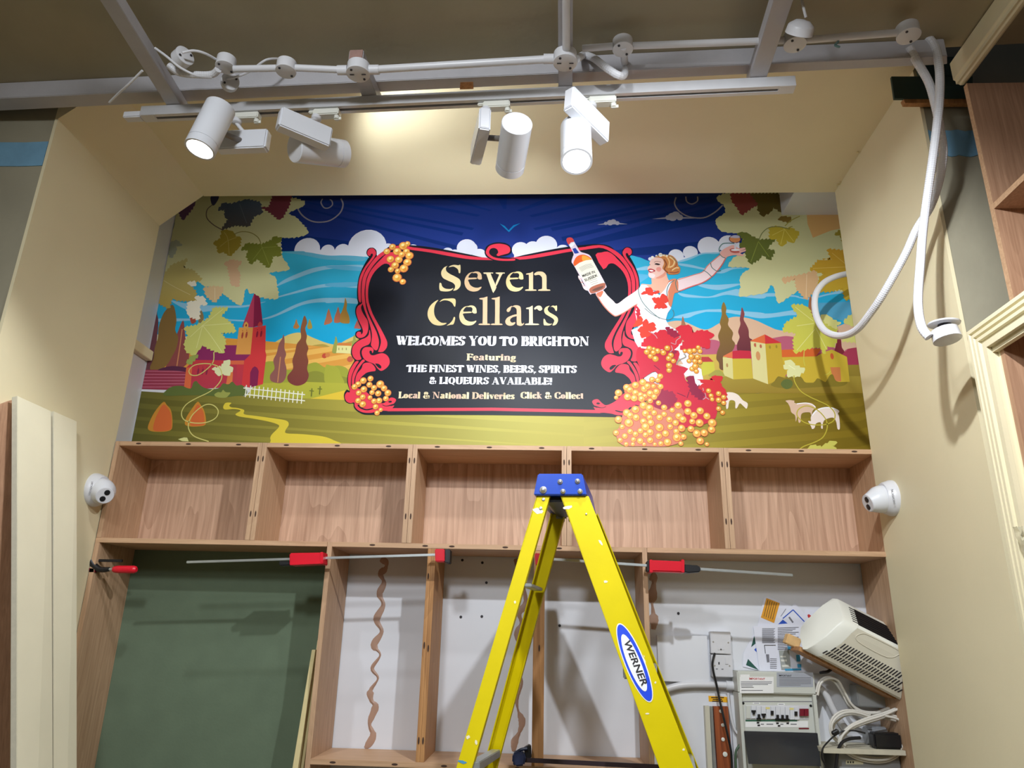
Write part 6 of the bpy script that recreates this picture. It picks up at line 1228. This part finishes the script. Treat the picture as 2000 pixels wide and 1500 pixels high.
for k in range(7):     # grille bars
    u = (k + .6) / 7.2; a = P0[6] * (1 - u) + P0[7] * u; b = P1[6] * (1 - u) + P1[7] * u; bm = BM(); tube(bm, [a + e1n * -.02, b], .0022, 6); finish('grille_bar', bm, BLACK, ht)
q0, q1 = A3[8] * .9 + A3[9] * .1, A3[12]          # down the vented face
face_n = (q1 - q0).cross(e1).normalized(); face_n = face_n if face_n.y < 0 else -face_n
def surf(u, v):          # u along the heater (m), v 0..1 down the vented face, following its curve
    L_ = A3[8:13]; t_ = v * 4; k = min(3, int(t_)); return L_[k] * (1 - (t_ - k)) + L_[k + 1] * (t_ - k) + e1n * u, (L_[k + 1] - L_[k]).normalized()
bm = BM(); LH = lambda v: (1.228 - surf(0, v)[0].x) / e1n.x; Lh = LH(.3)
for row, (v0, v1, ua) in enumerate(((.47, .60, .062), (.635, .755, .052), (.79, .90, .044))):
    for k in range(44):
        u = ua + k * .0104
        if .29 < u - ua < .335 or u > LH(v1) - .008: continue
        a, dv = surf(u, v0); b, _ = surf(u + .0, v1); c_ = (a + b) / 2; obox(bm, c_ + face_n * .0006, (b - a).normalized(), e1n, face_n, (b - a).length, .0042, .0016)
finish('vent_slots', bm, DARK, ht, kind='stuff')
bm = BM(); pl = [surf(u, v)[0] + face_n * .001 for u, v in ((.075, .10), (.10, .04), (Lh - .03, .04), (Lh - .02, .12), (Lh - .04, .34), (.10, .34), (.07, .28))]; tube(bm, crom(pl, True, 4) + [pl[0]], .0016, 6); finish('pressed_rib', bm, HB, ht, smooth=True)
pa, pb = at(1556, 1264, Y=2.90), at(1743, 1358, Y=2.90); ax, ay, az = axes(pb - pa); bm = BM(); obox(bm, (pa + pb) / 2 + Vector((0, .02, -.004)), ax, ay, az, (pb - pa).length, .10, .016); finish('plank', bm, POST, loc=(pa + pb) / 2, bevel=.001, cat='plank', label='orange-brown plank propping the white heater from below')
pa, pb = at(1534, 1246, Y=2.95), at(1560, 1258, Y=2.95); ax, ay, az = axes(pb - pa); bm = BM(); obox(bm, (pa + pb) / 2, ax, ay, az, (pb - pa).length, .04, .036); finish('split_batten', bm, paint('fresh_split_wood', (226, 186, 128), .7, .1, 40), loc=(pa + pb) / 2, bevel=.002, cat='batten', label='broken end of a pale batten beside the white heater')
# cables, conduit, shelf and boxes under the heater
CB = paint('cable_white', (216, 212, 202), .45, .03)
def cabl(lab, pts, Y0, r=.0042, mat=CB): tubething('cable', lab, 'cable', [at(q[0], q[1], Y=q[2] if len(q) > 2 else Y0) for q in pts], r, mat, 8, 6)
for k, (dx, dy, dY, w_) in enumerate(((0, 0, 0, 'uppermost'), (3, 3, -.01, 'middle'), (-2, 5, .01, 'lowest'))):
    cabl('%s of three white cables arching from the fuse board under the heater' % w_, [(1594 + dx, 1352 + dy * 2), (1600 + dx, 1332 + dy), (1616 + dx, 1322 + dy), (1632 + dx * 1.5, 1326 + dy), (1645 + dx, 1345 + dy), (1660 + dx, 1372 + dy), (1682, 1388 + dy * .8), (1710, 1391 + dy * .6), (1735, 1383 + dy * .5), (1756, 1378 + dy), (1775, 1385 + dy)], 2.96 + dY)
for k, (dx, dy, dY, w_) in enumerate(((0, 0, 0, 'outer'), (5, 4, -.012, 'middle'), (11, 9, .012, 'inner'))):
    cabl('%s ring of the coiled white cable above the grey box' % w_, [(1765 - dx, 1378 + dy), (1725, 1393 + dy), (1690, 1404 + dy), (1660 + dx * .4, 1418 + dy * .6), (1641 + dx * .5, 1440), (1642 + dx * .6, 1458 - dy * .5), (1665, 1478 - dy), (1700, 1488 - dy), (1735, 1486 - dy), (1762 - dx, 1468 - dy * .5), (1773 - dx, 1440), (1770 - dx, 1415), (1752, 1400 + dy), (1728, 1394 + dy)], 2.90 + dY)
    cabl('%s loop of white cable left of the coil' % w_, [(1700, 1396 + dy), (1670, 1388 + dy * .8), (1645 + dx * .4, 1389 + dy), (1628 + dx * .6, 1400 + dy), (1621 + dx * .7, 1418), (1624 + dx * .7, 1436), (1634 + dx * .5, 1448)], 2.93 + dY)
tubething('conduit', 'stout grey-white conduit bending down right of the fuse board', 'conduit', [at(x, y, Y=3.0) for x, y in ((1598, 1342), (1606, 1348), (1616, 1362), (1627, 1385), (1640, 1407), (1652, 1424))], .0125, PVC, 14, 6)
bx = wbox('grey_enclosure', 'grey metal box on the wall below the heater plank', 'box', [(1672, 1338), (1738, 1352), (1742, 1384), (1677, 1380)], .07, paint('mid_grey_enclosure', (176, 180, 182), .45, .03), .003)
LB = [at(1600, 1458, Y=2.90), at(1790, 1447, Y=2.90)]
bm = BM(); box(bm, LB[0].x, 1.232, 2.86, YW, LB[0].z - .016, LB[0].z); finish('small_shelf', bm, MDFE, loc=(LB[0].x, 2.95, LB[0].z - .016), bevel=.001, cat='shelf', label='small pale shelf under the coiled cable')
zsh = LB[0].z
p = at(1706, 1453, Y=2.885); q = at(1757, 1432, Y=2.885); bm = BM(); box(bm, p.x, q.x, 2.875, 2.925, zsh + .001, q.z); pa_ = finish('power_adapter', bm, BLACK, loc=((p.x + q.x) / 2, 2.9, zsh + .001), bevel=.006, cat='adapter', label='black power adapter block on the small shelf inside the cable coil')
bm = BM(); p2 = at(1690, 1424, Y=2.99); q2 = at(1764, 1440, Y=2.99); cyl(bm, Vector((p2.x, 2.995, zsh + .031)), Vector((min(q2.x, 1.225), 2.995, zsh + .031)), .030, 24); finish('grey_canister', bm, paint('grey_canister_skin', (150, 154, 160), .35, .05), loc=(p2.x, 2.995, zsh + .001), smooth=True, cat='canister', label='grey cylinder lying behind the black power adapter')
cabl('black flex hanging from the power adapter down past the smoked flap', [(1680, 1441, 2.89), (1660, 1443, 2.88), (1645, 1450, 2.87), (1637, 1465, 2.87), (1634, 1485, 2.87), (1631, 1512, 2.87)], 2.87, .0055, BLACK)
cabl('thin black flex with an inline lump above the small shelf', [(1690, 1432, 2.89), (1668, 1427, 2.89), (1648, 1428, 2.89), (1640, 1431, 2.89), (1630, 1437, 2.89), (1618, 1448, 2.88), (1607, 1462, 2.86), (1605, 1480, 2.86), (1612, 1494, 2.86)], 2.88, .0028, BLACK)
pq = at(1632, 1436, Y=2.888); bm = BM(); lathe(bm, pq - Vector((.012, 0, -.004)), (1, 0, .5), [(0, .004), (.004, .008), (.022, .008), (.026, .004)], 12); finish('cable_lump', bm, BLACK, loc=pq, smooth=True, cat='ferrite', label='black barrel lump on the thin flex above the small shelf')
p = at(1634, 1466, Y=2.91); q = at(1790, 1512, Y=2.91); gb = thing('grey_box', 'large grey metal box under the small shelf at bottom right', 'box', ((p.x + 1.23) / 2, 2.98, q.z - .1))
bm = BM(); box(bm, p.x, 1.230, 2.91, YW, q.z - .1, p.z - .006); finish('casing', bm, paint('dull_grey_casing', (142, 144, 146), .5, .04), gb, bevel=.003)
wrect(gb, 'nameplate', 1652, 1485, 1686, 1493, paint('cream_nameplate', (212, 206, 176), .5, .02), 2.91, .0008)
for a in (1655, 1660, 1665): wrect(gb, 'ink_mark', a, 1487, a + 2.6, 1490.5, INK, 2.909, .0003)
cabl('short black plug lead poking out under the heater plank', [(1602, 1314, 2.95), (1608, 1313, 2.94), (1616, 1312, 2.94), (1624, 1307, 2.95)], 2.95, .0055, BLACK)

# ---------------------------------------------------------------- oak bookcases with cream frames on the right
YE2 = 1.93; XU = 1.284
ub = thing('wall_bookcase', 'tall upper oak bookcase with cream cornice at the right edge', 'bookcase', (1.45, 1.2, 2.43))
XBK = 1.62
bm = BM(); box(bm, XU, XBK, YE2 - .018, YE2, 2.43, 3.25); finish('side_panel', bm, OAKY, ub, bevel=.0008)
bm = BM(); box(bm, XU - .0008, XU + .0004, YE2 - .0182, YE2 - .0002, 2.43, 3.25); finish('edge_lipping', bm, OAKX, ub, label='pale oak edge')
bm = BM(); box(bm, XBK, XBK + .008, .3, YE2, 2.43, 3.25); finish('back_panel', bm, OAKY, ub)
zsf = at(1936, 401, X=XU).z
for z in (zsf,):
    bm = BM(); box(bm, XU, XBK, .3, YE2 - .018, z - .018, z); finish('shelf', bm, OAKY, ub, bevel=.0008)
    bm = BM(); box(bm, XU - .0008, XU, .3, YE2 - .018, z - .018, z); finish('edge_lipping', bm, OAKX, ub, label='pale oak edge')
for y in (1.05, .3):
    bm = BM(); box(bm, XU, XBK, y - .018, y, 2.43, 3.25); finish('side_panel', bm, OAKY, ub, bevel=.0008)
XC = 1.262
zc0 = at(1867, 165, X=XC).z
bm = BM(); prof = [(XC, zc0), (XC, zc0 + .012), (XC - .006, zc0 + .016), (XC - .006, ZC - .004), (XC + .05, ZC - .004), (XC + .05, zc0 + .03), (XC + .028, zc0 + .03), (XC + .028, zc0), (XC + .020, zc0 - .004), (XC + .012, zc0 - .004), (XC + .008, zc0)]
poly_prism(bm, [(x, .3, z) for x, z in prof], (0, YE2 - .3 - .0, 0)); finish('cornice', bm, CREAMT, ub, bevel=.0008)
lb_ = thing('wall_bookcase', 'lower oak bookcase with fluted cream frame at the right edge', 'bookcase', (1.4, 1.2, 0))
XF = 1.146; zt_ = at(1885, 649, X=XF).z; Yfar = at(1885, 649, X=XF).y; wS = .074
def fluted(part):
    bm = BM(); P = [(0, .0), (0, .012)]
    for k in range(3):
        u = .004 + k * .017; P += [(u, .016), (u + .009, .016), (u + .011, .008), (u + .016, .008)]
    P += [(.058, .013), (wS, .013), (wS, 0)]
    for (u0, h0), (u1, h1) in zip(P, P[1:]):
        x0_, x1__ = XF + .016 - h0, XF + .016 - h1
        if part == 'stile': q = [(x0_, Yfar - u0, 0), (x1__, Yfar - u1, 0), (x1__, Yfar - u1, zt_ - u1), (x0_, Yfar - u0, zt_ - u0)]
        else: q = [(x0_, Yfar - u0, zt_ - u0), (x1__, Yfar - u1, zt_ - u1), (x1__, .3, zt_ - u1), (x0_, .3, zt_ - u0)]
        bm.faces.new([bm.verts.new(p) for p in q])
    bmesh.ops.remove_doubles(bm, verts=bm.verts, dist=1e-5); bmesh.ops.recalc_face_normals(bm, faces=bm.faces)
    return bm
finish('frame_stile', fluted('stile'), CREAMT, lb_); finish('frame_rail', fluted('rail'), CREAMT, lb_)
bm = BM(); box(bm, XF + .0162, XF + .03, Yfar - wS, Yfar, 0, zt_); finish('face_stile', bm, CREAMT, lb_); bm = BM(); box(bm, XF + .0162, XF + .03, .3, Yfar - wS - .0005, zt_ - .088, zt_); finish('face_rail', bm, CREAMT, lb_)
bm = BM(); box(bm, XF + .03, XBK, Yfar - .10, Yfar - .082, 0, zt_ - .001); finish('side_panel', bm, OAKY, lb_, bevel=.0008)
bm = BM(); box(bm, XF + .03, XBK, Yfar - .082, Yfar, 0, zt_ - .001); finish('end_filler', bm, CREAMT, lb_)
bm = BM(); box(bm, XF + .03, XBK, .3, Yfar - .10, zt_ - .03, zt_ - .012); finish('top_panel', bm, OAKY, lb_, bevel=.0008)
bm = BM(); box(bm, XBK, XBK + .008, .3, Yfar, 0, zt_); finish('back_panel', bm, OAKY, lb_)
zq = at(1972, 940, X=XF + .05).z
for z in (zq, zq - .42, zq - .84):
    bm = BM(); box(bm, XF + .05, XBK, .3, Yfar - .10, z - .018, z); finish('shelf', bm, OAKY, lb_, bevel=.0008)
    bm = BM(); box(bm, XF + .0492, XF + .05, .3, Yfar - .10, z - .018, z); finish('edge_lipping', bm, OAKX, lb_, label='pale oak edge')
# crumpled film hanging from the frame
bm = BM(); rn = random.Random(5); g = []
for i in range(12):
    g.append([bm.verts.new(at(1977 + j * 5 + i * 3.4 + rn.uniform(-1.5, 1.5), 1028 + i * 9 + rn.uniform(-2, 2), X=XF - .012 - rn.uniform(0, .012))) for j in range(8)])
for i in range(11):
    for j in range(7): bm.faces.new((g[i][j], g[i][j + 1], g[i + 1][j + 1], g[i + 1][j]))
m, nt_, b_ = nmat('dust_sheet_film'); b_.inputs['Base Color'].default_value = lin((214, 208, 180)); b_.inputs['Alpha'].default_value = .6; b_.inputs['Roughness'].default_value = .25
bmesh.ops.solidify(bm, geom=bm.faces[:], thickness=.0006)
finish('dust_sheet', bm, m, loc=at(1985, 1030, X=XF - .01), smooth=True, cat='sheet', label='crumpled translucent film hanging on the lower bookcase frame')
